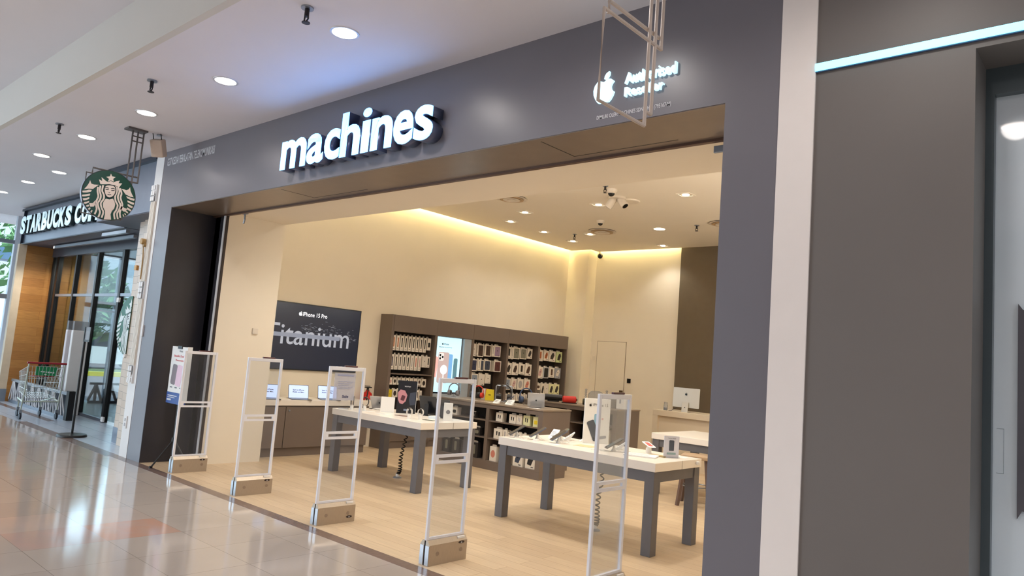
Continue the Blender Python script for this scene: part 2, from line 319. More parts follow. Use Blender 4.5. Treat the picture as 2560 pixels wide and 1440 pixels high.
# ceiling with a light slot along the walls
b = nb(); box(b, -9.76, -1.65, 1.42, 9.0, 4.19, 4.24); box(b, -9.22, -1.65, 9.0, 9.3, 4.19, 4.24); struct('ceiling_shop', b, SCEIL)
b = nb(); box(b, -9.97, -1.5, 1.42, 9.5, 4.42, 4.5); struct('ceiling_slab', b, SCEIL)
COVE = mat('cove_led_strip', (255, 240, 180), emit=(255, 240, 176), es=42)
b = nb(); box(b, -9.80, -9.77, 1.5, 9.0, 4.33, 4.35); obj_ = single('cove_light_strip', b, COVE, 'warm light strip hidden in the ceiling slot above the left shop wall', 'light strip', loc=(-9.78, 1.5, 4.33))
b = nb(); box(b, -9.25, -7.2, 9.31, 9.34, 4.33, 4.35); single('cove_light_strip', b, COVE, 'warm light strip hidden in the ceiling slot above the rear shop wall', 'light strip', loc=(-9.25, 9.32, 4.33))
b = nb(); box(b, -9.7, -9.25, 9.015, 9.035, 4.33, 4.35); single('cove_light_strip', b, COVE, 'short warm light strip above the corner column of the shop', 'light strip', loc=(-9.7, 9.02, 4.33))
# flush door in the rear wall
d1 = struct('door_1', (lambda bb: box(bb, -9.15, -8.42, 9.388, 9.40, 0, 2.2))(nb()), SHOPW)
b = nb()
box(b, -9.157, -9.15, 9.386, 9.40, 0, 2.21); box(b, -8.42, -8.413, 9.386, 9.40, 0, 2.21); box(b, -9.157, -8.413, 9.386, 9.40, 2.2, 2.207); obj('door_gap', b, mat('shadow_gap', (150, 132, 108), .8), d1)
b = nb(); box(b, -8.51, -8.43, 9.37, 9.388, 1.11, 1.175); obj('door_latch', b, mat('bronze_latch', (96, 72, 48), .4, metal=.5), d1)

# ---- the white pilaster strip and the neighbouring dark shopfront at the right edge
b = nb(); box(b, -1.556, -1.36, -0.012, 0.3, 0, 3.999); struct('wall_pilaster', b, mat('pilaster_paint', (240, 231, 225), .6, noise=.01))
b = nb(); box(b, -1.36, -0.613, 0.0, 0.3, 0, 3.999); box(b, -0.613, 2.2, 0.0, 0.3, 3.268, 3.999); box(b, 2.2, 9, 0.0, 0.3, 0, 3.999); struct('wall_neighbour', b, FACR)
t = thing('light_line', 'glowing cyan-white light line across the dark wall right of the white pilaster', 'light', (-1.36, -0.02, 3.31))
b = nb(); box(b, -1.36, 3.0, -0.014, 0.0, 3.300, 3.352); obj('housing', b, mat('light_line_housing', (70, 90, 120), .4), t)
b = nb(); box(b, -1.36, 3.0, -0.022, -0.014, 3.306, 3.348); obj('diffuser', b, mat('light_line_led', (180, 240, 255), emit=(120, 222, 255), es=2.2), t)
d2 = struct('door_2', (lambda bb: box(bb, -0.585, 2.2, 0.345, 0.37, 0.05, 3.14))(nb()), mat('glass_with_blue_reflection', (222, 236, 246), 0.03, noise=0.01, spec=0.8))  # pale blue reflection is put into the door glass colour
b = nb(); TF = mat('teal_grey_frame', (84, 96, 102), 0.3, metal=0.3, noise=0.03)
box(b, -0.613, 2.2, 0.29, 0.345, 3.13, 3.268); box(b, -0.613, -0.575, 0.29, 0.345, 0, 3.13); box(b, -0.613, 2.2, 0.29, 0.345, 0, 0.06); obj('door_frame', b, TF, d2)
b = nb(); box(b, -0.617, -0.6145, 0.286, 0.29, 0, 3.268); obj('shadow_gap', b, BLACK, d2)
b = nb(); prism(b, [(-0.475, 1.05), (-0.475, 2.07), (-0.455, 2.04), (-0.2, 2.04), (-0.2, 1.09), (-0.455, 1.09)], 0.325, 0.345); obj('dark_glass_pane', b, mat('dark_grey_glass', (92, 92, 100), .08), d2)
b = nb(); box(b, -0.56, -0.53, 0.3438, 0.345, 1.462, 1.464); box(b, -0.56, -0.53, 0.3438, 0.345, 1.25, 1.252); box(b, -0.531, -0.53, 0.3438, 0.345, 1.25, 1.464); obj('hairline_hatch', b, mat('hairline', (130, 148, 160), .6), d2)

# ---- the coffee shop front at the left
b = nb(); box(b, -12.15, -10.03, 0.05, 0.5, 3.24, 3.95); struct('wall_fascia', b, STEELB)
b = nb(); box(b, -17.6, -12.15, 0.5, 1.1, 3.24, 3.93); struct('wall_fascia_far', b, STEELB)
b = nb(); box(b, -12.25, -10.03, -0.02, 0.05, 3.945, 3.995); box(b, -17.7, -12.15, 0.43, 0.5, 3.925, 3.97); box(b, -17.7, -12.15, 0.46, 0.5, 3.225, 3.245); box(b, -17.63, -17.6, .45, .6, 3.24, 3.93); struct('trim_8', b, NAVY)
b = nb(); box(b, -12.15, -10.03, 0.05, 1.1, 3.232, 3.245); box(b, -17.6, -12.15, 0.5, 1.1, 3.226, 3.238); struct('ceiling_porch', b, mat('porch_soffit', (86, 84, 96), .5, metal=.2))
b = nb(); box(b, -16.6, -12.6, 0.78, 0.84, 3.15, 3.20); struct('trim_9', b, GREYM)
b = nb(); box(b, -12.9, -11.9, 0.40, 0.46, 3.12, 3.17); struct('trim_10', b, GREYM)
b = nb(); box(b, -17.6, -12.6, 1.04, 1.12, 3.04, 3.24); struct('trim_11', b, mat('glazing_header', (74, 76, 86), .4))
b = nb(); box(b, -10.96, -10.03, 0.30, 0.6, 0, 3.235); struct('wall_tiled', b, LTBRICK)
b = nb(); box(b, -11.27, -10.96, 0.36, 0.6, 0.22, 3.235); struct('wall_tiled_inner', b, LTBRICK)
b = nb(); box(b, -11.28, -10.96, 0.355, 0.6, 0, 0.22); struct('baseboard_tiled', b, STEELB)
b = nb(); box(b, -17.62, -17.5, 0.42, 0.56, 0.25, 3.23); struct('wall_tiled_end', b, mat('cream_stone', (214, 196, 170), .5))
b = nb(); box(b, -17.64, -17.48, 0.40, 0.56, 0, 0.25); struct('baseboard_end', b, GREYM)
b = nb(); box(b, -17.62, -17.5, 0.56, 1.1, 0.0, 3.23); box(b, -17.62, -17.5, 1.1, 1.9, 0, 3.23); struct('wall_oak', b, WOODW)
b = nb(); box(b, -10.03, -9.79, -0.004, 0.25, 0.0, 3.999); struct('wall_column_white', b, MATW)
b = nb(); box(b, -17.5, -10.0, 1.1, 6.5, 3.24, 3.3); struct('ceiling_cafe', b, mat('cafe_ceiling', (60, 58, 60), .7))
b = nb(); box(b, -10.3, -10.03, 0.6, 6.5, 0, 3.24); struct('wall_cafe_right', b, mat('cafe_wall', (120, 104, 90), .7))
# porch glazing: dark posts, transom, glass
gl = struct('window_1', (lambda bb: box(bb, -17.4, -13.0, 1.098, 1.104, 0.04, 3.04))(nb()), GLASS)
for x, wd in ((-17.47, 0.09), (-17.15, .12), (-16.06, .07), (-14.9, .08), (-13.69, .09)):
    b = nb(); box(b, x-wd/2, x+wd/2, 1.06, 1.14, 0, 3.04); obj('mullion', b, BLACK, gl)
b = nb(); box(b, -17.2, -12.6, 1.07, 1.13, 2.21, 2.26); obj('transom', b, GREYM, gl)
b = nb(); box(b, -14.9, -13.69, 1.07, 1.13, 0.0, 0.05); obj('sill', b, STEELB, gl)
b = nb(); box(b, -13.66, -13.56, 1.03, 1.06, 0.02, 0.1); box(b, -13.66, -13.56, 1.03, 1.06, 2.1, 2.18); obj('patch_fitting', b, MATW, gl)
# inside the coffee shop: oak panelling, then the street windows behind it
b = nb(); box(b, -17.5, -17.44, 1.42, 1.55, 0, 3.24); struct('trim_12', b, mat('mustard_post', (150, 112, 40), .6))
w2 = struct('window_2', (lambda bb: box(bb, -17.565, -17.56, 1.9, 6.5, 0.0, 3.2))(nb()), GLASS)
for y in (1.93, 2.42, 2.95, 3.5, 4.4, 5.4, 6.4):
    b = nb(); box(b, -17.6, -17.52, y-.025, y+.025, 0, 3.24); obj('mullion', b, mat('pale_blue_mullion', (150, 164, 180), .5), w2)
b = nb(); box(b, -17.6, -17.52, 1.9, 6.5, 2.16, 2.22); box(b, -17.6, -17.52, 1.9, 6.5, 2.0, 2.03); obj('transom', b, mat('brown_transom', (120, 96, 90), .5), w2)
b = nb(); box(b, -17.5, -10.03, 6.4, 6.5, 0, 3.24); struct('wall_cafe_rear', b, mat('cafe_wall', (120, 104, 90), .7))
b = nb(); box(b, -17.5, -10.03, 1.1, 6.5, -0.1, 0.001); struct('floor_cafe', b, mat('cafe_floor', (150, 158, 168), .25, noise=.06))

# ---- the glazed end of the mall
w3 = struct('window_3', (lambda bb: box(bb, -19.205, -19.2, -9.5, 1.6, 0.05, 4.0))(nb()), GLASS)
for y in (-9.5, -8.0, -6.5, -5.0, -3.5, -2.0, -0.9, .12, 0.78, 1.3, 1.6):
    b = nb(); box(b, -19.27, -19.14, y-.05, y+.05, 0, 4.1); obj('mullion', b, WINF, w3)
b = nb(); box(b, -19.25, -19.15, -9.5, 1.6, 3.36, 3.44); obj('transom', b, GREYM, w3)
b = nb(); box(b, -19.26, -19.14, -9.5, 1.6, 2.12, 2.22); obj('transom', b, GREYM, w3)
b = nb(); box(b, -19.26, -19.14, -9.5, 1.6, 0, 0.12); obj('sill', b, GREYM, w3)
b = nb(); box(b, -19.2, -17.62, 1.1, 1.2, 0, 4.0); struct('wall_end', b, WINF)

# ---- outdoors beyond the glass
b = nb(); box(b, -90, -19.3, -40, 60, -0.15, -0.05); box(b, -19.3, -17.65, 1.3, 60, -0.15, -0.05); struct('ground', b, mat('asphalt', (122, 112, 116), .8, noise=.1, nscale=2))
t = thing('roadside_verge', 'grass verge with a yellow kerb outside the coffee shop windows', 'verge', (-28, 8, -.05))
b = nb(); box(b, -28.3, -28.0, 2.0, 24, -.05, .1); obj('kerb', b, mat('yellow_kerb', (206, 196, 60), .7), t)
b = nb(); box(b, -31, -28.3, 2.0, 24, -.05, .06); obj('grass', b, mat('grass', (84, 104, 50), .9, noise=.3, nscale=3), t)
b = nb(); box(b, -47, -44, 8, 40, -.1, 6.2); single('white_building', b, mat('pale_building', (190, 200, 212), .8, noise=.03), 'pale low building seen through the coffee shop glass', 'building', loc=(-45, 24, 0))
b = nb(); box(b, -70, -62, -24, 36, -.1, 9.0)
bd = thing('office_building', 'white building with small dark windows seen past the left end glazing', 'building', (-66, 6, 0)); obj('wall', b, mat('pale_building', (220, 228, 236)), bd)
for k in range(14):
    b = nb(); box(b, -61.99, -61.9, -22+k*4, -20.4+k*4, 6.1, 7.0); obj('window', b, mat('far_window', (90, 120, 150), .3), bd)
# ================================================================ LIGHT FITTINGS
LAMPW = mat('downlight_lens', (255, 250, 245), emit=(255, 246, 238), es=9)
RING = mat('downlight_ring', (215, 214, 216), 0.35, metal=0.2)
def downlight(loc, label, r=0.095, e=48, col=(1.0, .93, .88), group='round downlights along the mall ceiling'):
    t = thing('round_downlight', label, 'downlight', loc, 0, group)
    b = nb(); lathe(b, [(r, -0.004), (r+.018, -.006), (r+.02, 0.0), (r, 0.0)]); obj('trim_ring', b, RING, t, local=True, smooth=True)
    b = nb(); cyl(b, (0, 0, -0.002), r, 0.004, n=32); obj('lens', b, LAMPW, t, local=True)
    l = lamp('downlight_beam', 'SPOT', (loc[0], loc[1], loc[2]-.02), e, col, spot_size=math.radians(165), spot_blend=0.8, shadow_soft_size=r)
    return t
ordn = ['nearest', 'second', 'third', 'fourth', 'fifth']
for k, x in enumerate((-4.608, -6.474, -8.252, -10.066, -11.847)):
    downlight((x, -.87, 4.0), 'round mall downlight, %s of the long row counted from the right' % ordn[k])
for k, (x, y) in enumerate(((-12.848, -.347), (-14.341, -.374), (-16.01, -.35))):
    downlight((x, y, 4.0), 'small round mall downlight, %s of three in the far row above the coffee shop' % ('rightmost', 'middle', 'leftmost')[k])
downlight((-1.04, -4.40, 4.5), 'round downlight of the high ceiling, seen only as a reflection in the pale glass door', .13, 60)
for x in (-2.75, -0.9, 0.95): 
    lamp('downlight_beam', 'SPOT', (x, -.87, 3.98), 48, (1, .93, .88), spot_size=math.radians(165), spot_blend=0.8, shadow_soft_size=.095)

for x in (-9.5, -6.0, -2.5, 1.0, 4.5):       # unseen fill lamps added behind the camera to brighten the facade's right side
    for y in (-5.6, -8.4): lamp('corridor_fill_lamp', 'SPOT', (x, y, 4.48), 240 if x < 0 else 420, (1, .96, .93), spot_size=math.radians(150), spot_blend=.6, shadow_soft_size=.15)
SPOTIN = mat('lit_spot_lens', (255, 246, 230), emit=(255, 244, 224), es=12)
SPOTF = mat('white_spot_frame', (235, 226, 210), .5)
def square_spot(loc, label, rnd=False, e=30):
    t = thing('square_downlight' if not rnd else 'round_shop_downlight', label, 'downlight', loc)
    if rnd:
        b = nb(); lathe(b, [(.1, -.006), (.12, -.004), (.12, 0), (.1, 0)]); obj('trim_ring', b, SPOTF, t, local=True)
        b = nb(); cyl(b, (0, 0, -.003), .1, .006); obj('lens', b, SPOTIN, t, local=True)
    else:
        b = nb(); s = .105
        for q in ((-s, s, -s, -s+.02), (-s, s, s-.02, s), (-s, -s+.02, -s+.02, s-.02), (s-.02, s, -s+.02, s-.02)): box(b, *q, -.012, 0)
        obj('frame', b, SPOTF, t, local=True)
        b = nb(); box(b, -s+.02, s-.02, -s+.02, s-.02, -.003, 0); obj('recess', b, mat('spot_recess', (190, 172, 148), .5), t, local=True)
        b = nb(); cyl(b, (0, 0, -.008), .05, .012); obj('lens', b, SPOTIN, t, local=True)
    lamp('spot_beam', 'SPOT', (loc[0], loc[1], loc[2]-.03), e, SHOP, spot_size=math.radians(115), spot_blend=.6, shadow_soft_size=.08)
    return t
for (x, y, lb) in ((-8.09, 5.39, 'square recessed spot near the left wall, closest to the shop entrance'), (-8.88, 5.91, 'square recessed spot second along the left wall'),
                   (-8.92, 6.96, 'square recessed spot third along the left wall'), (-6.55, 5.38, 'square recessed spot left of the twin ceiling cameras'),
                   (-5.0, 5.33, 'bright square recessed spot closest to the right jamb'), (-8.16, 7.44, 'square recessed spot beside the round air vent'),
                   (-8.97, 7.98, 'square recessed spot deepest along the left wall'), (-7.41, 8.94, 'square recessed spot above the rear door')):
    square_spot((x, y, 4.19), lb, e=34)
square_spot((-6.62, 7.42, 4.19), 'round white downlight in the middle of the shop ceiling', True, e=34)
for (x, y, e) in ((-7.25, 2.25, 190), (-5.7, 2.6, 30), (-4.2, 2.2, 190), (-3.3, 4.6, 60), (-4.1, 5.4, 50), (-3.2, 7.3, 60), (-6.0, 3.6, 50)):      # ceiling spots hidden above the soffit
    lamp('spot_beam', 'SPOT', (x, y, 4.16), e, SHOP, spot_size=math.radians(120), spot_blend=.6, shadow_soft_size=.08)
for (x, y, z, e) in ((-6.6, 2.45, 3.85, 10), (-4.6, 2.35, 3.85, 22), (-3.6, 2.35, 3.85, 18), (-2.6, 4.2, 3.0, 30), (-2.6, 6.2, 3.0, 34), (-2.6, 8.2, 3.0, 24)):   # added fill lamps, out of sight behind the bulkhead and the right jamb
    lamp('hidden_fill_lamp', 'POINT', (x, y, z), e, SHOP, shadow_soft_size=.12)
lamp('cafe_fill_lamp', 'POINT', (-11.0, 3.4, 2.9), 70, (1, .95, .88), shadow_soft_size=.1)  # added fill for the dark coffee shop, without a fitting
lamp('cafe_fill_lamp', 'SPOT', (-16.6, 1.5, 3.22), 90, (1, .92, .8), spot_size=math.radians(150), spot_blend=.5, shadow_soft_size=.03)  # second added fill lamp of the coffee shop
lamp('porch_fill_lamp', 'SPOT', (-16.6, .75, 3.2), 140, (1, .92, .8), spot_size=math.radians(140), spot_blend=.7, shadow_soft_size=.1)  # added fill that brightens the porch and its oak wall
for (x, y) in ((-7.2, 1.0), (-5.4, 1.0), (-3.2, 1.0)):  # added lamps under the soffit brighten the entrance floor, no fittings
    lamp('soffit_fill_beam', 'SPOT', (x, y, 3.22), 14, SHOP, spot_size=math.radians(150), spot_blend=.6, shadow_soft_size=.1)

def sprinkler(loc, label, s=1.0):
    t = thing('sprinkler', label, 'sprinkler', loc)
    b = nb(); cyl(b, (0, 0, -.006*s), .045*s, .012*s); obj('escutcheon', b, GREYM, t, local=True)
    b = nb(); cyl(b, (0, 0, -.04*s), .017*s, .06*s, n=12); tube(b, [(-.02*s, 0, -.06*s), (-.025*s, 0, -.09*s), (0, 0, -.11*s), (.025*s, 0, -.09*s), (.02*s, 0, -.06*s)], .006*s, 6); cyl(b, (0, 0, -.115*s), .03*s, .005*s, n=12)
    obj('head', b, mat('sprinkler_metal', (52, 46, 48), .4, metal=.6), t, local=True)
sprinkler((-4.497, -1.27, 4.0), 'dark sprinkler head on the mall ceiling, nearest and at the top of the picture')
sprinkler((-7.13, -1.27, 4.0), 'dark sprinkler head on the mall ceiling, second from the right')
sprinkler((-9.75, -1.27, 4.0), 'dark sprinkler head on the mall ceiling, farthest to the left')
sprinkler((-5.79, 4.44, 4.19), 'sprinkler in front of the white dome camera in the shop', .9)
sprinkler((-8.47, 7.36, 4.19), 'sprinkler in the shop ceiling left of the round air vent', .9)
sprinkler((-5.85, 7.35, 4.19), 'sprinkler in the shop ceiling near the right jamb', .9)
DOMEW = mat('white_plastic', (226, 214, 198), .4)
BLKP = mat('black_plastic', (14, 12, 13), .25)
def dome(loc, r, label, blk=.6, name='dome_camera'):
    t = thing(name, label, 'security camera', loc)
    b = nb(); lathe(b, [(r, 0), (r*.98, -r*.3), (r*.6, -r*.7)]); obj('housing', b, DOMEW, t, local=True, smooth=True)
    b = nb(); sphere(b, (0, 0, -r*.62), r*blk); obj('lens', b, BLKP, t, local=True, smooth=True)
dome((-5.83, 4.66, 4.19), .085, 'white dome camera with black lens in front of the twin cameras')
dome((-7.24, 6.45, 4.19), .075, 'small white dome camera above the round air vent')
t = thing('twin_camera', 'white twin camera with two black lenses angled apart on the shop ceiling', 'security camera', (-6.02, 5.1, 4.19))
b = nb(); cyl(b, (0, 0, -.015), .13, .03, n=28); obj('base_plate', b, DOMEW, t, local=True)
for s in (-1, 1):
    b = nb(); cyl(b, (0, 0, 0), .06, .13, n=20); sphere(b, (0, 0, .06), .06)
    xf(b, T(s*.10, s*.02, -.09) @ R(0, -38*s, 0)); c = obj('camera_head', b, DOMEW, t, local=True, smooth=True)
    b = nb(); cyl(b, (0, 0, -.066), .045, .01, n=20); xf(b, T(s*.10, s*.02, -.09) @ R(0, -38*s, 0)); obj('lens', b, BLKP, c, local=True)
t = thing('ceiling_panel', 'low curved access panel behind the twin cameras', 'ceiling fitting', (-5.97, 5.37, 4.19))
b = nb(); cyl(b, (0, 0, -.01), .16, .02, n=28); obj('rim', b, SCEIL, t, local=True); b = nb(); cyl(b, (0, 0, -.012), .14, .02, n=28); obj('cover', b, DOMEW, t, local=True)
def vent(loc, r, label):
    t = thing('round_air_vent', label, 'air vent', loc)
    for k, (a, z) in enumerate(((1, -.012), (.78, -.022), (.55, -.03), (.3, -.036))):
        b = nb(); lathe(b, [(r*a, z), (r*a, z-.006), (r*a-.035, z+.006), (r*a-.035, z+.012)]); obj('cone_ring', b, DOMEW if k != 1 else mat('vent_ring', (190, 160, 122), .5), t, local=True, smooth=True)
    b = nb(); cyl(b, (0, 0, -.002), r*.95, .004, n=32); obj('throat', b, mat('vent_throat', (84, 66, 48), .7), t, local=True)
vent((-7.76, 7.27, 4.19), .27, 'round multi-ring air vent in the rear of the shop ceiling')
vent((-7.62, 4.5, 4.19), .25, 'round multi-ring air vent cut by the entrance soffit')
vent((-5.35, 7.33, 4.19), .25, 'round air vent partly behind the right jamb')
t = thing('corner_camera', 'small black ball camera where the rear wall meets the shop ceiling', 'security camera', (-9.2, 9.33, 4.19))
b = nb(); cyl(b, (0, 0, -.03), .03, .06); obj('neck', b, DOMEW, t, local=True); b = nb(); sphere(b, (0, 0, -.09), .06); obj('ball', b, BLKP, t, local=True, smooth=True)
t = thing('soffit_sensor', 'small clear sensor on a bracket under the soffit at the left of the entrance', 'sensor', (-8.75, .66, 3.25))
b = nb(); box(b, -8.80, -8.70, .64, .68, 3.22, 3.25); obj('bracket', b, GREYM, t); b = nb(); tube(b, [(-8.75, .66, 3.22), (-8.74, .66, 3.15), (-8.76, .66, 3.10)], .012); obj('arm', b, GREYM, t)
t = thing('shutter_bracket', 'pale metal shutter guide bracket in the top right corner of the entrance', 'bracket', (-2.02, .62, 3.2))
b = nb(); box(b, -2.25, -2.05, .61, .63, 3.14, 3.19, .004); obj('plate', b, GREYM, t); b = nb(); box(b, -2.03, -1.99, .61, .66, 3.0, 3.2); box(b, -2.04, -1.95, .61, .64, 3.03, 3.08); obj('guide', b, GREYM, t)

# ================================================================ SIGNS
LIT = mat('lit_letter_face', (200, 250, 255), emit=(88, 162, 255), es=6.5)
LITB = mat('letter_return', (92, 100, 128), .3, metal=.3)
t = thing('lit_shop_sign', 'large glowing white lower-case lettering on the dark grey fascia', 'sign', (-5.5, -.06, 3.35))
zb, zx, za = 3.352, 3.652, 3.776
for ch, x0, x1, top in (('m', -6.655, -6.20, zx), ('a', -6.185, -5.905, zx), ('c', -5.89, -5.645, zx), ('h', -5.632, -5.34, za), ('i', -5.318, -5.192, za-.01), ('n', -5.172, -4.88, zx), ('e', -4.865, -4.605, zx), ('s', -4.595, -4.36, zx)):
    bo = .028 if ch not in 'i' else .015
    b = fit(text(ch, 1, .0, bo), x0, x1, zb, top); put(b, FX)
    fc = nb()
    me = bpy.data.meshes.new('x'); b.to_mesh(me)
    g = b; ex = bmesh.ops.extrude_face_region(g, geom=g.faces[:]); bmesh.ops.translate(g, vec=(0, .115, 0), verts=[v for v in ex['geom'] if isinstance(v, bmesh.types.BMVert)])
    for v in g.verts: v.co.y -= .115
    o = obj('letter', g, LITB, t)
    fc.from_mesh(me); bpy.data.meshes.remove(me)
    for v in fc.verts: v.co.y = -.119
    ex = bmesh.ops.extrude_face_region(fc, geom=fc.faces[:]); bmesh.ops.translate(fc, vec=(0, .004, 0), verts=[v for v in ex['geom'] if isinstance(v, bmesh.types.BMVert)])
    obj('letter_face', fc, LIT, o)
t = thing('reseller_sign', 'glowing white apple emblem and two lines of lettering right on the fascia', 'sign', (-2.6, -.02, 3.39))
def wall_text(body, x0, x1, z0, z1, y, th, m, parent, name='lettering', bold=.0, dy=None):
    b = fit(text(body, 1, 0, bold), x0, x1, z0, z1); put(b, FX)
    for v in b.verts: v.co.y = y
    ex = bmesh.ops.extrude_face_region(b, geom=b.faces[:]); bmesh.ops.translate(b, vec=(0, th, 0), verts=[v for v in ex['geom'] if isinstance(v, bmesh.types.BMVert)])
    return obj(name, b, m, parent)
b = apple(.212, .02); put(b, FX); xf(b, T(-2.762, -.0, 3.389)); LIT2 = mat('lit_small_letter', (205, 245, 255), emit=(196, 240, 255), es=1.15); obj('apple_emblem', b, LIT2, t)
wall_text('Authorised', -2.59, -2.216, 3.483, 3.556, -.03, .03, LIT2, t, bold=.004)
wall_text('Reseller', -2.588, -2.30, 3.395, 3.456, -.03, .03, LIT2, t, bold=.004)
PW = mat('white_vinyl', (225, 225, 228), .5)
b = fit(text('DIMILIKI OLEH: MACHINES SDN. BHD. (795167-M)', 1, 0, .008), -2.815, -2.25, 3.272, 3.308); put(b, FX); xf(b, T(0, -.002, 0)); single('owner_lettering', b, PW, 'thin white capital lettering under the apple emblem on the fascia', 'lettering', loc=(-2.5, -.002, 3.28))
b = fit(text('G37 KEDAI PERALATAN TELEKOMUNIKASI', 1, 0, .012), -9.69, -8.395, 3.80, 3.905); put(b, FX); xf(b, T(0, -.002, 0)); single('unit_lettering', b, PW, 'narrow white capital lettering at the far left end of the dark fascia', 'lettering', loc=(-9, -.002, 3.85))

# coffee shop letters
t = thing('coffee_shop_letters', 'pale block capital letters standing off the blue-grey coffee shop fascia', 'sign', (-15.5, .4, 3.42))
WL = mat('pale_letter_face', (226, 240, 246), .35, emit=(190, 232, 248), es=.55); WLB = mat('dark_teal_return', (16, 40, 48), .4)
xs = -17.45
for word, x0, x1 in (('STARBUCKS', -17.55, -14.52), ('COFFEE', -14.36, -12.3)):
    n = len(word); wd = (x1-x0)/n
    for k, ch in enumerate(word):
        a = x0+k*wd; z0 = 3.42; z1 = 3.79
        b = fit(text(ch, 1, 0, .055), a+.012, a+wd-.012, z0, z1); put(b, FX)
        me = bpy.data.meshes.new('x'); b.to_mesh(me)
        ex = bmesh.ops.extrude_face_region(b, geom=b.faces[:]); bmesh.ops.translate(b, vec=(0, .09, 0), verts=[v for v in ex['geom'] if isinstance(v, bmesh.types.BMVert)])
        for v in b.verts: v.co.y += .405
        o = obj('letter', b, WLB, t)
        fc = nb(); fc.from_mesh(me); bpy.data.meshes.remove(me)
        for v in fc.verts: v.co.y = .401
        ex = bmesh.ops.extrude_face_region(fc, geom=fc.faces[:]); bmesh.ops.translate(fc, vec=(0, .004, 0), verts=[v for v in ex['geom'] if isinstance(v, bmesh.types.BMVert)])
        obj('letter_face', fc, WL, o)

# round emblem
GREEN = mat('deep_green_enamel', (22, 66, 48), .35, noise=.05); CREAM = mat('cream_enamel', (222, 208, 198), .45); DKG = mat('dark_line', (18, 34, 28), .4)
def ribbon(bm, pts, w, z0, z1):
    L, Rr = [], []
    for i, p in enumerate(pts):
        a = pts[max(i-1, 0)]; c = pts[min(i+1, len(pts)-1)]; dx, dy = c[0]-a[0], c[1]-a[1]; l = math.hypot(dx, dy) or 1
        L.append((p[0]-dy/l*w, p[1]+dx/l*w)); Rr.append((p[0]+dy/l*w, p[1]-dx/l*w))
    for i in range(len(pts)-1): prism(bm, [L[i], L[i+1], Rr[i+1], Rr[i]], z0, z1, 'xy')
def smooth(pts, n=4):
    out = []
    P = [pts[0]]+list(pts)+[pts[-1]]
    for i in range(1, len(P)-2):
        for k in range(n):
            q = k/n; a, b_, c, d = P[i-1], P[i], P[i+1], P[i+2]
            out.append(tuple(.5*((2*b_[j])+(-a[j]+c[j])*q+(2*a[j]-5*b_[j]+4*c[j]-d[j])*q*q+(-a[j]+3*b_[j]-3*c[j]+d[j])*q**3) for j in (0, 1)))
    out.append(tuple(pts[-1])); return out
def emblem(r, M, parent, green=GREEN, cream=CREAM, clip=None, sx=1.0):
    """round crowned long-haired figure emblem of radius r in XY, mapped by M"""
    def fin(b, name, m):
        if clip is not None:
            g = bmesh.ops.bisect_plane(b, geom=b.verts[:]+b.edges[:]+b.faces[:], plane_co=(clip, 0, 0), plane_no=(1, 0, 0), clear_outer=True)
            bmesh.ops.holes_fill(b, edges=[e for e in g['geom_cut'] if isinstance(e, bmesh.types.BMEdge)])
        xf(b, Matrix.Diagonal((r, r, 1, 1))); xf(b, M); return obj(name, b, m, parent)
    b = nb(); prism(b, [(math.cos(2*PI*k/64)*.985, math.sin(2*PI*k/64)*.985) for k in range(64)], .0, .006, 'xy'); fin(b, 'green_face', green)
    b = nb()
    for p in SIREN_S:
        prism(b, p, .006, .010, 'xy')
    fin(b, 'figure', cream)
    for p in SIREN_ST:
        if clip is None or min(q[0] for q in p) < clip:
            b = nb(); ribbon(b, smooth(p), .031, .006, .010); fin(b, 'hair_strand', cream)
    b = nb()
    fp = [tuple(q) for q in SIREN_S[-2]]; ribbon(b, smooth(fp+[fp[0]]), .018, .0095, .0115)
    for p in SIREN_DK[:-1]: ribbon(b, smooth(p, 3), .014, .010, .012)
    ribbon(b, SIREN_DK[-1], .01, .010, .012); fin(b, 'face_lines', DKG)
def blade_frame(loc, label, name='blade_sign', full=False, m=None):
    """ceiling plate, three rods and two overlapping square tube frames; loc is the ceiling point above the rods"""
    x, y, z = loc
    t = thing(name, label, 'hanging sign', loc)
    TB = m; r = .010
    b = nb(); box(b, x-.075, x+.075, -.775, -.555, z-.022, z, .003); obj('ceiling_plate', b, TB, t)
    ys = (-.735, -.672, -.605)
    b = nb(); tube(b, [(x, ys[0], z-.02), (x, -.66, 2.90), ], r); 
    b.free()
    for k, (y0, zb) in enumerate(((-.70, 2.895), (-.64, 2.975), (-.575, 3.36))):
        b = nb(); tube(b, [(x, y0, z-.02), (x, y0, zb)], r, 8); obj('rod', b, TB, t)
    b = nb()
    for zz in (z-.085, z-.145): tube(b, [(x, -.70, zz), (x, -.575, zz)], r*.8, 6)
    obj('cross_bar', b, TB, t)
    b = nb(); tube(b, [(x, -.575, 3.365), (x, -1.13, 3.365), (x, -1.13, 2.895), (x, -.70, 2.895)], r, 8); obj('square_frame', b, TB, t)
    b = nb(); tube(b, [(x-.018, -.575, 3.435), (x-.018, -1.065, 3.435), (x-.018, -1.065, 3.37)], r, 8); obj('upper_frame', b, TB, t)
    b = nb(); tube(b, [(x, -.64, 2.975), (x, -.70, 2.975)], r, 8); obj('lower_tie', b, TB, t)
    return t
PTUBE = mat('beige_painted_tube', (196, 180, 168), .45, noise=.05)
GTUBE = mat('grey_painted_tube', (92, 86, 84), .45, noise=.05)
blade_frame((-2.0, -.66, 4.0), 'empty beige square tube sign frame hanging in front of the apple emblem', 'empty_sign_frame', m=PTUBE)
t = blade_frame((-9.05, -.66, 4.0), 'round green and cream coffee emblem sign hanging on a grey tube frame', m=GTUBE)
b = nb(); cyl(b, (-9.065, -.868, 3.148), .29, .05, 'x', 64); obj('disc_body', b, mat('blue_white_rim', (196, 208, 226), .3), t)
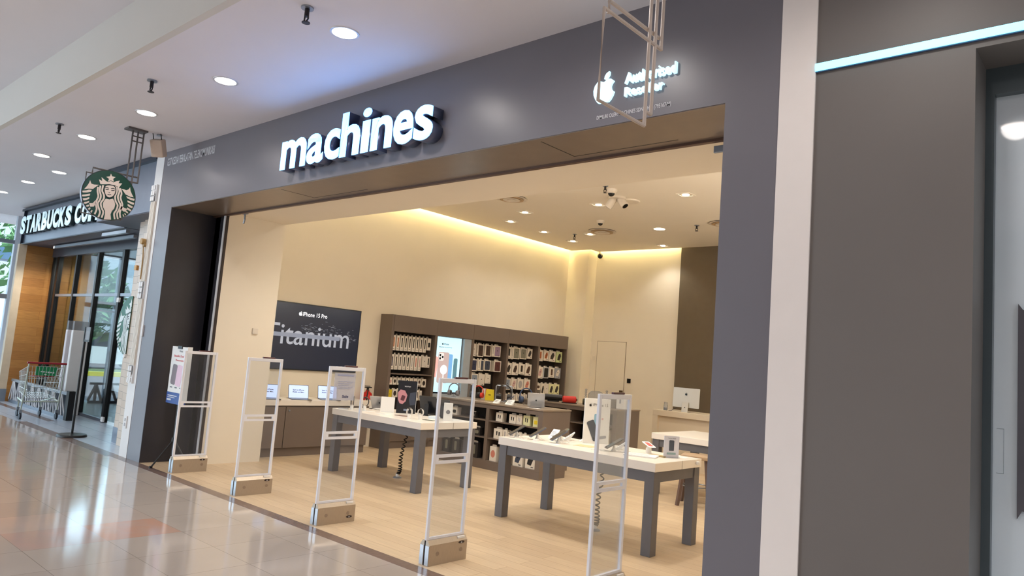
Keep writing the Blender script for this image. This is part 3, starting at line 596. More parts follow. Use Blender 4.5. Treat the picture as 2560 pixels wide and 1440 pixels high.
b = nb(); xf(b, T(0, 0, 0)); tube(b, [(-9.038, -.868+.289*math.cos(2*PI*k/64), 3.148+.289*math.sin(2*PI*k/64)) for k in range(64)], .0045, 6, True); obj('dark_edge', b, mat('charcoal_edge', (48, 48, 52), .4), t)
emblem(.29, T(-9.04, -.868, 3.148) @ FY, t)
t = thing('wall_emblem', 'half round green and white coffee emblem against the tiled pilaster', 'sign', (-11.2, .35, 1.69))
emblem(.44, T(-11.165, .352, 1.69) @ FX, t, mat('green_print', (20, 100, 76), .4), mat('pale_print', (216, 226, 226), .45), clip=.02)

# loudspeaker box hanging at the ceiling
t = thing('loudspeaker', 'small beige loudspeaker hung from the mall ceiling beside the white column', 'loudspeaker', (-8.95, -.43, 4.0))
M = T(-9.02, -.40, 3.84) @ R(0, 0, 38) @ R(24, 0, 0)
b = nb(); box(b, -.075, .075, -.055, .055, -.105, .105, .012); xf(b, M); obj('cabinet', b, mat('beige_plastic', (200, 180, 162), .5), t)
b = nb(); tube(b, [(-.05, 0, .105), (-.05, 0, .19), (.05, 0, .19), (.05, 0, .105)], .006); xf(b, M); obj('bracket', b, BLACK, t)
b = nb(); cyl(b, (-8.99, -.42, 3.992), .03, .016); obj('ceiling_mount', b, GREYM, t)
# ================================================================ SECURITY GATES
ACR = glassy('clear_acrylic', (246, 248, 250), 0.0, 0.03, haze=.03, fk=.3)
FROST = mat('frosted_white_edge', (232, 231, 236), .35, noise=.02)
SIL = mat('brushed_aluminium', (172, 158, 142), .38, metal=.55, noise=.06, nscale=20, stretch=(1, 12, 1))
SILB = mat('blue_reflecting_aluminium', (190, 196, 204), .25, metal=.6, noise=.03)
MAR = mat('maroon_lamp_cap', (74, 18, 26), .3)
def gate(loc, label, logo_low=False):
    t = thing('security_gate', label, 'security gate', loc, 0, 'row of security gates across the shop entrance')
    w = .41; H = 1.43
    for s, nm in ((-1, 0), (1, 1)):
        b = nb(); prism(b, [(s*.008, 0), (s*.052, 0), (s*.052, .155), (s*.03, .188), (s*.008, .188)], 0.0, w, 'xz'); o = obj('base_cover', b, SIL, t, local=True)
    b = nb(); box(b, -.008, .008, 0.004, w-.004, 0, .17); obj('base_core', b, mat('dark_slot', (30, 28, 36), .5), t, local=True)
    b = nb()
    for s in (-1, 1): box(b, min(s*.010, s*.050), max(s*.010, s*.050), -.004, .0, .004, .15)
    obj('end_cap', b, SILB, t, local=True)
    b = nb(); box(b, -.006, .006, .012, w-.012, .17, H-.005); obj('clear_panel', b, ACR, t, local=True)
    b = nb(); ww = .026
    box(b, -.011, .011, .0, ww, .185, H, .003); box(b, -.011, .011, w-ww, w, .185, H, .003); box(b, -.0105, .0105, ww, w-ww, H-.035, H, .003)
    box(b, -.0105, .0105, ww, w-ww, .81, .832); box(b, -.0105, .0105, ww, w-ww, .762, .784); box(b, -.0105, .0105, ww, ww+.03, .784, .81); box(b, -.0105, .0105, w-ww-.03, w-ww, .784, .81)
    box(b, -.0105, .0105, ww, w-ww, .185, .205)
    obj('white_frame', b, FROST, t, local=True)
    b = nb(); box(b, -.012, .012, .17, .31, H, H+.014, .003); obj('lamp_cap', b, MAR, t, local=True)
    z = .05 if logo_low else .142
    b = nb(); prism(b, [(.345+.033*math.cos(2*PI*k/20), z+.011*math.sin(2*PI*k/20)) for k in range(20)], .052, .0535, 'yz'); o = obj('oval_badge', b, mat('dark_badge', (34, 16, 18), .4), t, local=True)
    b = nb(); prism(b, [(.336, z-.006), (.345, z+.008), (.354, z-.006)], .0535, .0542, 'yz'); box(b, .0535, .0542, .343, .347, z-.007, z+.006); obj('badge_mark', b, PW, o, local=True)
    b = nb()
    for yy in (.09, .345 if not logo_low else .33): cyl(b, (.0525, yy, .085), .016, .002, 'x', 20)
    obj('screw_cover', b, mat('grey_screw_cover', (142, 124, 108), .5), t, local=True)
    b = nb(); box(b, .018, .045, .31, .385, .17, .186); obj('label_plate', b, MATW, t, local=True)
    return t
gl_ = ('leftmost security gate, beside the pink advertising stand', 'security gate second from the left, in front of the beige pier', 'middle security gate with its oval badge low on the base',
       'security gate second from the right, in front of the left table corner', 'rightmost and nearest security gate, cut off at the bottom of the picture')
for k, x in enumerate((-8.62, -7.14, -5.67, -4.19, -2.83)):
    gate((x, .045 if k < 4 else .265, 0), gl_[k], k == 2)
t = thing('a4_notice', 'pale printed notice sheet on the shop side of the middle security gate', 'notice', (-5.652, .12, 1.13))
b = nb(); box(b, -5.652, -5.650, .10, .335, 1.12, 1.375); obj('sheet', b, glassy('translucent_sheet', (236, 236, 244), .02, .3, haze=.35), t)
b = nb(); box(b, -5.649, -5.648, .13, .31, 1.345, 1.36)
for k in range(5): box(b, -5.649, -5.648, .14, .31-.02*(k % 3), 1.29-k*.016, 1.294-k*.016)
obj('printed_lines', b, mat('grey_blue_print', (150, 156, 186), .6), t)
b = fit(text('Sale', 1, 0, .03), .20, .27, 1.145, 1.17); put(b, FY); xf(b, T(-5.648, 0, 0)); obj('printed_word', b, mat('dark_print', (70, 74, 110), .6), t)

# ================================================================ TABLES
TOPW = mat('white_laminate_top', (236, 226, 214), .3, noise=.01)
LEGG = mat('grey_table_leg', (98, 95, 97), .5, noise=.05)
def table(name, x0, x1, y0, y1, label, seam=True, h=.81):
    t = thing(name, label, 'table', ((x0+x1)/2, (y0+y1)/2, 0))
    ym = y0+(y1-y0)*.56
    if seam:
        b = nb(); box(b, x0, x1, y0, ym-.005, h-.078, h, .003); obj('table_top', b, TOPW, t)
        b = nb(); box(b, x0, x1, ym+.005, y1, h-.078, h, .003); obj('table_top', b, TOPW, t)
    else:
        b = nb(); box(b, x0, x1, y0, y1, h-.078, h, .003); obj('table_top', b, TOPW, t)
    i = .012; L = .098
    b = nb(); za, zb = h-.175, h-.079
    box(b, x0+i+L, x1-i-L, y0+i+.01, y0+i+.04, za, zb); box(b, x0+i+L, x1-i-L, y1-i-.04, y1-i-.01, za, zb); box(b, x0+i+.01, x0+i+.04, y0+i+L, y1-i-L, za, zb); box(b, x1-i-.04, x1-i-.01, y0+i+L, y1-i-L, za, zb)
    obj('apron', b, LEGG, t)
    for a in (x0+i, x1-i-L):
        for c in (y0+i, y1-i-L):
            b = nb(); box(b, a, a+L, c, c+L, 0, zb, .003); obj('leg', b, LEGG, t)
    return t
t1 = table('display_table', -8.12, -6.36, 1.86, 2.80, 'long white-topped grey-legged display table on the left, with watches and a dark poster')
t2 = table('display_table', -5.14, -3.27, 1.86, 2.74, 'long white-topped grey-legged display table on the right, covered with tilted phones')
t3 = table('display_table', -5.06, -3.1, 4.86, 6.08, 'empty white table deep in the shop in front of the cash desk', seam=False, h=.80)
b = nb(); box(b, -3.27, -3.245, 2.62, 2.66, .76, .79, .004); obj('cable_clip', b, MATW, t2)
def coil(x0, y0, x1, y1, label, turns=15):
    t = thing('coiled_cable', label, 'cable', (x0, y0, 0))
    b = nb(); lathe(b, [(.055, 0), (.055, .01), (.03, .02)], (x0, y0, 0), 20); obj('floor_plate', b, GREYM, t)
    b = nb(); cyl(b, (x0, y0, .035), .022, .04, n=16); obj('socket', b, MATW, t)
    pts = []; n = turns*12
    for k in range(n+1):
        q = k/n; z = .05+.66*(q**1.6); cx = x0+(x1-x0)*q; cy = y0+(y1-y0)*q+.015*math.sin(q*9); rr = .024*(1-.25*q)
        a = 2*PI*turns*q; pts.append((cx+rr*math.cos(a), cy+rr*math.sin(a), z))
    b = nb(); tube(b, pts, .0075, 6); obj('coil', b, BLKP, t, smooth=True)
coil(-7.30, 2.38, -7.24, 2.42, 'black coiled cable rising from the floor under the left display table')
coil(-4.16, 2.30, -4.13, 2.33, 'black coiled cable rising from the floor under the right display table', 14)

# ---- things on the tables
PH = [mat('phone_grey', (78, 82, 92), .25), mat('phone_green', (120, 138, 130), .25), mat('phone_black', (40, 42, 46), .2), mat('phone_blue', (96, 104, 124), .25), mat('phone_silver', (196, 196, 198), .25, metal=.4)]
SCR = mat('dark_screen', (30, 32, 38), .08); WPL = mat('white_plastic_stand', (238, 234, 228), .35, noise=0)
CARD = mat('white_card', (238, 236, 232), .6, noise=0); GINK = mat('grey_ink', (120, 120, 126), .6, noise=0)
def rb(w, h, d, r=.01):
    b = nb(); prism(b, rrect(w, h, r), 0, d, 'xy'); return b
def phone(loc, label, col, rot=0, tilt=35, scale=1.0):
    t = thing('display_phone', label, 'phone', loc, math.radians(rot), 'phones standing on the right display table')
    b = nb(); lathe(b, [(.028, 0), (.026, .012), (.013, .03), (.012, .062)], n=16); obj('stand', b, WPL, t, local=True, smooth=True)
    M = T(0, 0, .075) @ R(tilt, 0, 0)
    b = rb(.074*scale, .148*scale, .008, .012); xf(b, M); p = obj('phone_body', b, col, t, local=True)
    b = rb(.068*scale, .142*scale, .0006, .010); xf(b, M @ T(0, 0, .008)); obj('screen', b, SCR, p, local=True)
    b = rb(.03, .03, .003, .007); xf(b, M @ T(-.016, .05, -.003)); obj('camera_bump', b, PH[2], p, local=True)
    b = nb(); tube(b, [(0, 0, .05), (.02, .03, .02), (.03, .07, .004), (.01, .12, .004)], .0022, 6); obj('tether_cable', b, WPL, t, local=True)
    return t
for a in ((-5.03, 2.02, 'grey phone tilted on a white stand at the left end of the right table', PH[0], -35), (-4.83, 2.12, 'blue-grey phone on a white stand, second from the left end of the right table', PH[3], -35),
          (-4.70, 2.35, 'green phone tilted on a white stand in the left half of the right table', PH[1], -40), (-4.55, 2.12, 'dark slate phone on a white stand left of the tall phone poster', PH[3], -35),
          (-3.93, 2.20, 'black phone on a white stand right in front of the tall phone poster', PH[2], -40)):
    phone((a[0], a[1], .81), a[2], a[3], a[4], 32, 1.3)
def pcard(loc, label, rot=0, w=.09, d=.13, tilt=28, ink=GINK, name='price_card'):
    t = thing(name, label, 'card', loc, math.radians(rot))
    b = nb(); h = math.sin(math.radians(tilt))*d; l = math.cos(math.radians(tilt))*d
    prism(b, [(0, 0), (l, h), (l+.004, h), (l*.55, 0)], -w/2, w/2, 'yz'); xf(b, T(0, -l/2, 0)); obj('card_body', b, CARD, t, local=True)
    b = nb()
    for k in range(4): box(b, -w*.35, w*.35-(k % 2)*w*.2, d*.25+k*d*.15, d*.25+k*d*.15+.006, 0, .0006)
    xf(b, T(0, -l/2, 0.0008) @ R(tilt, 0, 0)); obj('printed_lines', b, ink, t, local=True)
for k, (x, y, r, w) in enumerate(((-4.72, 2.52, -50, .1), (-4.58, 2.64, -50, .1), (-4.0, 2.42, -60, .1), (-4.92, 2.52, 10, .08))):
    pcard((x, y, .81), ('white price card behind the green phone on the right table', 'white price card propped left of the tall phone poster', 'white price card leaning beside the black phone', 'small white price card at the rear left end of the right table')[k], r, w, .15, 35)
def flat(loc, w, d, m, label, rot=0, name='paper_sheet', cat='paper', h=.0015, lines=True):
    t = thing(name, label, cat, loc, math.radians(rot))
    b = nb(); box(b, -w/2, w/2, -d/2, d/2, 0, h); obj('sheet', b, m, t, local=True)
    if lines:
        b = nb()
        for k in range(3): box(b, -w*.38, w*.3-k*.01, -d*.3+k*d*.25, -d*.3+k*d*.25+d*.05, h, h+.0004)
        obj('printed_lines', b, GINK, t, local=True)
GOLD = mat('kraft_tan', (176, 152, 104), .6)
flat((-4.30, 2.25, .81), .20, .16, mat('pale_gold', (214, 198, 150), .5), 'pale gold mat lying in front of the tall phone poster', 5, 'counter_mat', 'mat', .003, False)
flat((-4.52, 1.98, .81), .16, .11, CARD, 'white spec sheet near the front edge of the right table', -8)
flat((-3.62, 2.20, .811), .30, .21, CARD, 'stack of white papers near the right end of the right table', 20, h=.012)
flat((-3.55, 2.38, .81), .17, .09, GOLD, 'tan box sleeve lying behind the stack of papers', 12, 'flat_sleeve', 'sleeve', .01, False)
flat((-3.44, 2.60, .81), .16, .1, CARD, 'white sheet beside the small phone sign on the right table', 8)
t = thing('red_trimmed_stand', 'white phone stand with a red-trimmed card at the rear of the right table', 'stand', (-3.72, 2.50, .81))
b = nb(); lathe(b, [(.03, 0), (.026, .05), (.014, .07)], (-3.72, 2.50, .81), 16); obj('stand', b, WPL, t)
b = rb(.16, .08, .004, .012); xf(b, T(-3.72, 2.50, .892) @ R(0, 14, -30)); obj('card', b, CARD, t)
b = rb(.10, .045, .001, .01); xf(b, T(-3.72, 2.50, .897) @ R(0, 14, -30)); obj('red_print', b, mat('coral_red', (206, 92, 84), .5), t)
t = thing('flat_headset_stand', 'white cable and flat stand at the left front of the right table', 'stand', (-4.98, 1.93, .81))
b = nb(); tube(b, [(-5.06+.06*math.cos(a*.5)+a*.012, 1.96+.035*math.sin(a*.9), .815+.004*math.sin(a)) for a in range(18)], .004, 6); obj('loose_cable', b, WPL, t)
b = nb(); lathe(b, [(.035, 0), (.03, .02), (.0, .024)], (-4.74, 1.99, .81), 16); obj('round_base', b, WPL, t)
for (x, y, lb, q) in ((-4.05, 2.10, 'white tether cable curling beside the black phone on the right table', 0), (-3.80, 2.30, 'white tether cable between the black phone and the stack of papers', 2), (-4.62, 2.22, 'white tether cable under the green phone on the right table', 4)):
    b = nb(); tube(b, [(x+.07*math.cos(a*.6+q)+.004*a, y+.05*math.sin(a*.8+q), .8145+.003*math.sin(a)) for a in range(14)], .0035, 6); single('tether_cable', b, WPL, lb, 'cable', loc=(x, y, .81))
# tall phone poster block
t = thing('phone_poster', 'tall white poster block with apple emblem and crossed phones on the right table', 'poster', (-4.42, 2.62, .81))
M = T(-4.425, 2.60, .81) @ R(0, 0, 56)
b = nb(); box(b, -.145, .145, -.012, .012, 0, .47, .002); xf(b, M); obj('panel', b, CARD, t)
MF = M @ T(0, -.0125, 0) @ FX
b = apple(.034, .001); xf(b, MF @ T(-.085, .385, 0)); obj('apple_emblem', b, BLKP, t)
b = fit(text('iPhone 15', 1, 0, .0), -.055, .115, .390, .420); xf(b, MF @ T(0, 0, .0005)); obj('lettering', b, mat('charcoal_ink', (60, 60, 64), .5), t)
b = nb(); prism(b, rrect(.07, .20, .014), 0, .001, 'xy'); xf(b, MF @ T(0, .21, 0) @ R(0, 0, 0)); obj('blue_phone_picture', b, mat('pale_blue_picture', (150, 190, 214), .3), t)
b = nb(); prism(b, rrect(.085, .22, .016), 0, .001, 'xy'); xf(b, MF @ T(-.035, .135, .001) @ R(0, 0, 24)); obj('dark_phone_picture', b, mat('slate_picture', (84, 88, 96), .3), t)
b = nb(); prism(b, rrect(.16, .03, .012), 0, .001, 'xy'); xf(b, MF @ T(.035, .06, .001) @ R(0, 0, 10)); obj('grey_phone_picture', b, mat('grey_picture', (150, 152, 158), .3), t)
b = nb(); prism(b, rrect(.022, .022, .009), 0, .001, 'xy'); xf(b, MF @ T(.06, .26, .001)); obj('pink_dot_picture', b, mat('pink_picture', (216, 170, 172), .3), t)
# small phone sign at the right end
t = thing('small_phone_sign', 'small white sign with a dark phone picture at the right end of the right table', 'sign', (-3.44, 2.42, .81))
M = T(-3.435, 2.43, .81) @ R(0, 0, 50)
b = nb(); box(b, -.075, .075, -.004, .004, 0, .205); xf(b, M); obj('panel', b, mat('pale_lilac_card', (216, 216, 228), .4), t)
b = nb(); box(b, -.08, .08, -.03, .03, 0, .012); xf(b, M); obj('foot', b, ACR, t)
MF = M @ T(0, -.0045, 0) @ FX
b = rb(.05, .10, .0008, .008); xf(b, MF @ T(0, .115, 0)); obj('phone_picture', b, mat('slate_blue_picture', (70, 78, 94), .3), t)
b = fit(text('Titanium Design', 1, 0, .01), -.04, .04, .178, .187); xf(b, MF @ T(0, 0, .0005)); obj('lettering', b, GINK, t)
b = nb(); box(b, -.045, .045, .03, .05, 0, .0006); xf(b, MF); obj('printed_lines', b, mat('teal_print', (150, 176, 180), .5), t)

# ---- left table
def watch_stand(loc, label, rot, m, big=False):
    t = thing('watch_stand', label, 'watch', loc, math.radians(rot), 'watches standing on the left display table')
    b = nb(); cyl(b, (0, 0, .03), .022, .06, n=18); obj('stand', b, WPL, t, local=True)
    b = nb(); k = 1.35 if big else 1.0
    for s in (-1, 1):
        pts = [(.034*k*math.cos(a), s*.014, .085*k+.045*k*math.sin(a)) for a in [math.radians(-70+q*22) for q in range(15)]]
        tube(b, pts, .0042, 6)
    obj('strap', b, m, t, local=True, smooth=True)
    b = nb(); box(b, -.018, .018, -.02, .02, .122*k, .132*k, .004); obj('watch_case', b, SCR, t, local=True)
STRW = mat('white_strap', (226, 220, 212), .5); STRK = mat('black_strap', (44, 40, 40), .5)
watch_stand((-6.80, 2.05, .81), 'white-strapped watch standing nearest the front corner of the left table', 20, STRW)
watch_stand((-6.72, 2.16, .81), 'second watch from the front corner of the left table, with a thick white strap', 30, STRW)
watch_stand((-7.92, 2.02, .81), 'dark-strapped round watch at the far left end of the left table', -30, STRK, True)
watch_stand((-7.80, 2.14, .81), 'round-faced watch beside the dark-strapped one at the left end of the left table', 40, STRK, True)
def tablet(loc, label, rot, m=None, lean=62, w=.25, h=.19, group=None, logo=False):
    t = thing('display_tablet', label, 'tablet', loc, math.radians(rot), group)
    b = rb(w, h, .008, .012); M = T(0, 0, h/2*math.sin(math.radians(lean))+.006) @ R(lean, 0, 0); xf(b, M); p = obj('tablet_body', b, m or PH[0], t, local=True)
    b = rb(w-.02, h-.02, .0006, .006); xf(b, M @ T(0, 0, .008)); obj('screen', b, SCR, p, local=True)
    if logo:
        b = apple(.028, .0008); xf(b, M @ R(0, 180, 0) @ T(0, -.014, 0)); obj('apple_emblem', b, BLKP, p, local=True)
    b = nb(); box(b, -w*.35, w*.35, 0, .11, 0, .006, .002); obj('stand_foot', b, mat('dark_folio', (30, 28, 28), .5), t, local=True)
    if not logo: b = nb(); box(b, -.03, .03, .05, .056, 0, h*.6); obj('stand_back', b, mat('dark_folio', (30, 28, 28), .5), t, local=True)
    return t
tablet((-7.98, 2.52, .81), 'silver-backed tablet leaning in front of the red fire extinguisher', 205, PH[4], 60, .26, .19, logo=True)
tablet((-7.18, 2.70, .81), 'dark tablet leaning behind the dark watch poster', 200, PH[2], 70, .25, .26)
tablet((-6.88, 2.70, .81), 'dark tablet leaning left of the small white boxed card', 195, PH[2], 62, .22, .26)
t = thing('white_placard', 'plain white placard standing left of the dark watch poster', 'placard', (-7.56, 2.36, .81))
b = nb(); box(b, -.09, .09, -.003, .003, 0, .20); xf(b, T(-7.58, 2.34, .81) @ R(0, 0, 52)); obj('panel', b, CARD, t)
b = nb(); box(b, -.08, .08, -.02, .03, 0, .008); xf(b, T(-7.58, 2.34, .81) @ R(0, 0, 52)); obj('foot', b, ACR, t)
t = thing('watch_poster', 'tall dark poster block showing a pink watch on the left table', 'poster', (-7.45, 2.55, .81))
M = T(-7.43, 2.53, .81) @ R(0, 0, 50)
b = nb(); box(b, -.125, .125, -.012, .012, 0, .43, .002); xf(b, M); obj('panel', b, mat('near_black_print', (26, 26, 32), .3), t)
b = nb(); box(b, .125, .129, -.012, .012, 0, .43); xf(b, M); obj('pale_edge', b, CARD, t)
MF = M @ T(0, -.0125, 0) @ FX
b = nb(); prism(b, [(-.12, .27), (-.09, .31), (-.03, .30), (.005, .24), (-.01, .16), (-.05, .12), (-.09, .13), (-.115, .18)], 0, .001, 'xy'); xf(b, MF); obj('pink_watch_picture', b, mat('dusty_pink_print', (196, 136, 144), .4), t)
b = nb(); prism(b, rrect(.05, .07, .012), 0, .001, 'xy'); xf(b, MF @ T(-.05, .20, .001) @ R(0, 0, -15)); obj('watch_face_picture', b, mat('wine_print', (90, 48, 56), .3), t)
b = nb(); prism(b, [(.04, .27), (.115, .29), (.115, .12), (.05, .11), (.03, .18)], 0, .001, 'xy'); xf(b, MF); obj('grey_watch_picture', b, mat('slate_print', (62, 68, 84), .4), t)
b = fit(text('WATCH', 1, 0, .02), -.04, .04, .345, .363); xf(b, MF @ T(0, 0, .0005)); obj('lettering', b, PW, t)
b = nb(); box(b, -.03, .04, .035, .06, 0, .0006); xf(b, MF); obj('caption_block', b, mat('slate_caption', (120, 130, 150), .4), t)
t = thing('boxed_card', 'narrow white box with a round picture near the right end of the left table', 'card', (-6.55, 2.45, .81))
M = T(-6.55, 2.46, .81) @ R(0, 0, 50)
b = nb(); box(b, -.055, .055, -.02, .02, 0, .22, .002); xf(b, M); obj('box_body', b, CARD, t)
b = nb(); prism(b, [(.026*math.cos(2*PI*k/20), .11+.026*math.sin(2*PI*k/20)) for k in range(20)], 0, .001, 'xy'); xf(b, M @ T(0, -.0205, 0) @ FX); obj('round_picture', b, GINK, t)
flat((-7.12, 2.22, .81), .18, .10, mat('rose_brown_mat', (140, 116, 104), .4), 'rose-brown and black tray on the left table in front of the poster', 10, 'counter_tray', 'tray', .006, False)
flat((-6.62, 2.22, .81), .16, .07, mat('dark_green_mat', (90, 96, 80), .5), 'small dark strip in front of the boxed card on the left table', 8, 'label_strip', 'label', .004, False)
flat((-6.78, 2.45, .811), .12, .09, mat('bluish_white_card', (226, 236, 240), .4), 'glossy bluish-white card lying behind the two watches', 12, 'glossy_card', 'card', .03, False)
flat((-7.72, 2.12, .81), .2, .1, CARD, 'white leaflet near the left end of the left table', 6)
flat((-7.36, 2.10, .81), .2, .1, CARD, 'white leaflet in the middle of the left table front edge', 4)
flat((-6.56, 2.68, .81), .2, .12, CARD, 'white leaflet at the rear right corner of the left table', 5)
flat((-8.02, 1.96, .81), .12, .06, PH[4], 'silver phone lying flat at the far left end of the left table', 25, 'flat_phone', 'phone', .009, False)
t = thing('tangled_cable', 'white tangled cable behind the round watches on the left table', 'cable', (-7.8, 2.5, .81))
b = nb(); tube(b, [(-7.86+.11*math.cos(a*.7)+.01*a, 2.42+.06*math.sin(a*1.3), .816+.012*abs(math.sin(a*.8))) for a in range(26)], .004, 6); obj('cable', b, WPL, t, smooth=True)
# ================================================================ WALL SHELVING
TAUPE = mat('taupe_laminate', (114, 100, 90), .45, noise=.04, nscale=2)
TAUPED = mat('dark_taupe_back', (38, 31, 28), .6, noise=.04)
PEG = mat('black_peg', (24, 20, 18), .4)
ys = [3.94, 4.93, 5.87, 6.87, 7.85, 8.83]
unit_lab = ['taupe wall shelf unit at the left end, filled with narrow white packs', 'taupe wall shelf unit holding the glowing phone advertisement screen', 'taupe wall shelf unit right of the glowing screen, with dark and lilac cases',
            'taupe wall shelf unit second from the right end, with grey and brown cases', 'taupe wall shelf unit at the right end, with green-edged packs']
units = []
for k in range(5):
    a, c = ys[k], ys[k+1]
    t = thing('wall_shelf_unit', unit_lab[k], 'shelf', (-9.70, (a+c)/2, 0), 0, 'taupe shelf units along the left shop wall'); units.append(t)
    b = nb(); box(b, -9.868, -9.55, a+.001, a+.03 if k else a+.02, .08, 1.96); obj('side_panel', b, TAUPE, t)
    b = nb(); box(b, -9.868, -9.55, c-.03, c-.001, .08, 1.96); obj('side_panel', b, TAUPE, t)
    b = nb(); box(b, -9.868, -9.545, a+.001, c-.001, 1.96, 2.24, .002); obj('header', b, TAUPE, t)
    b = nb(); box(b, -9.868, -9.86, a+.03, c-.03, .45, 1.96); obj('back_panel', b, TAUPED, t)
    b = nb(); box(b, -9.868, -9.55, a+.03, (a+c)/2-.002, .12, .43); obj('base_door', b, TAUPE, t)
    b = nb(); box(b, -9.868, -9.55, (a+c)/2+.002, c-.03, .12, .43); obj('base_door', b, TAUPE, t)
    b = nb(); box(b, -9.868, -9.57, a+.001, c-.001, 0, .12); obj('plinth', b, TAUPE, t)
    for z in ((.45, 1.255) if k == 0 else (.45,)):
        b = nb(); box(b, -9.86, -9.56, a+.03, c-.03, z-.02, z); obj('shelf_board', b, TAUPE, t)
b = nb(); box(b, -9.868, -9.55, 3.90, 3.94, .0, 2.24); obj('end_panel', b, TAUPE, units[0])

# hanging packs -------------------------------------------------------------
PKW = mat('pack_white', (232, 222, 208), .5, noise=0); PKC = mat('pack_cream', (222, 208, 186), .5, noise=0)
INK = {}
def ink(nm, rgb):
    if nm not in INK: INK[nm] = mat('print_'+nm, rgb, .45, noise=0)
    return INK[nm]
COL = dict(orange=(196, 116, 64), salmon=(206, 130, 112), brown=(84, 56, 40), dbrown=(72, 52, 44), lilac=(156, 132, 156), navy=(54, 58, 84), slate=(58, 66, 84), maroon=(88, 46, 44), paleblue=(140, 150, 164),
           grey=(128, 126, 112), dark=(52, 40, 34), black=(20, 17, 16), green=(130, 160, 60), yellow=(222, 196, 40), rust=(170, 90, 40), pink=(206, 166, 160), blue=(60, 110, 190), ltgrey=(176, 170, 168), white=(226, 216, 204), gold=(170, 110, 40), red=(190, 60, 50), lime=(206, 214, 90))
_pk = {}
def pack(w, h, d, c1, body=None, style='case', c2='black'):
    """a hanging product box, front at local y 0 facing -y, top of hang tab at z h; returned prototypes are copied"""
    key = (w, h, d, c1, style, c2, body.name if body else '')
    if key in _pk: return _pk[key], False
    t = thing('accessory_pack', '', 'pack', (0, 0, 0)); tab = min(.028, h*.14)
    b = nb(); box(b, -w/2, w/2, 0, d, 0, h-tab, .001); obj('carton', b, body or PKW, t, local=True)
    b = nb(); prism(b, [(-w*.32, h-tab), (w*.32, h-tab), (w*.32, h-tab*.2), (w*.2, h), (-w*.2, h), (-w*.32, h-tab*.2)], d*.3, d*.3+.002, 'xz'); obj('hang_tab', b, ink('white', COL['white']), t, local=True)
    hh = h-tab
    b = nb(); P = lambda pts, y=-.0008: prism(b, pts, y, 0, 'xz')
    if style == 'case': P([(a*1, c+hh*.5) for a, c in rrect(w*.78, hh*.84, w*.08)])
    elif style == 'strip': P([(a-w*.0, c+hh*.55) for a, c in rrect(w*.34, hh*.62, w*.1)])
    elif style == 'photo': P([(-w*.3, hh*.25), (w*.1, hh*.2), (w*.32, hh*.6), (w*.2, hh*.85), (-w*.05, hh*.8), (-w*.25, hh*.5)])
    elif style == 'small': P([(a, c+hh*.45) for a, c in rrect(w*.6, hh*.4, w*.15)])
    elif style == 'round': P([(w*.32*math.cos(2*PI*q/20), hh*.5+min(w*.42, hh*.36)*math.sin(2*PI*q/20)) for q in range(20)])
    elif style == 'buds': P([(-w*.2, hh*.35), (-w*.1, hh*.35), (-w*.06, hh*.75), (-w*.22, hh*.75)]); P([(w*.08, hh*.3), (w*.2, hh*.35), (w*.22, hh*.7), (w*.06, hh*.72)])
    obj('product_picture', b, ink(c1, COL[c1]), t, local=True)
    if style == 'strip':
        b = nb(); box(b, -w*.22, w*.22, -.0008, 0, hh*.10, hh*.125); obj('small_print', b, ink('dark', COL['dark']), t, local=True)
    if style in ('photo', 'case'):
        b = nb(); prism(b, [(w*.1, hh*.08), (w*.34, hh*.08), (w*.34, hh*.13), (w*.1, hh*.13)], -.0008, 0, 'xz'); box(b, -w*.06, w*.06, -.0014, -.0008, hh*.52, hh*.60); obj('small_print', b, ink(c2, COL[c2]), t, local=True)
    _pk[key] = t; return t, True
def hang(loc, rot, label, group, *a, **k):
    p, new = pack(*a, **k)
    if new: p.location = loc; p.rotation_euler = (0, 0, rot); p['label'] = label; p['group'] = group; _root[p.name] = tuple(loc); return p
    return dup(p, loc, rot, label, group)
ORD = ['first', 'second', 'third', 'fourth', 'fifth', 'sixth', 'seventh', 'eighth', 'ninth', 'tenth', 'eleventh', 'twelfth', 'thirteenth']
def row(unit, y0, ztop, items, where, depth=.05, x=-9.62, stack=0, plane='x', xr=None):
    """items: (width, height, colour, style, gap after, description, body)"""
    y = y0
    for k, it in enumerate(items):
        w, h, c, st, gap, desc = it[:6]; body = it[6] if len(it) > 6 else None
        if st is not None:
            lb = '%s, %s from left, %s' % (desc, ORD[k], where)
            if plane == 'x': loc = (x, y+w/2, ztop-h); rot = PI/2
            else: loc = (y+w/2, x, ztop-h); rot = 0
            hang(loc, rot, lb, where, w, h, depth, c, body, st)
            b = nb()
            if plane == 'x': tube(b, [(-9.86, y+w/2, ztop-.012), (x+.012, y+w/2, ztop-.012), (x+.018, y+w/2, ztop-.004)], .003, 5)
            else: tube(b, [(y+w/2, x+.3, ztop-.012), (y+w/2, x-.012, ztop-.012), (y+w/2, x-.018, ztop-.004)], .003, 5)
            obj('peg_hook', b, PEG, unit)
        y += w+gap
nar = lambda c, d: (.062, .285, c, 'strip', .026, d)
row(units[0], 4.0, 1.925, [nar('orange', 'narrow white pack with an orange strip'), nar('rust', 'narrow white pack with a rust strip')]+[nar(c, 'narrow white pack with a %s strip' % c) for c in ('black', 'black', 'dark', 'black', 'black', 'dark', 'black')]+[(.08, .24, 'black', 'small', 0, 'wider white pack with a black clip')], 'top row, leftmost unit', depth=.2)
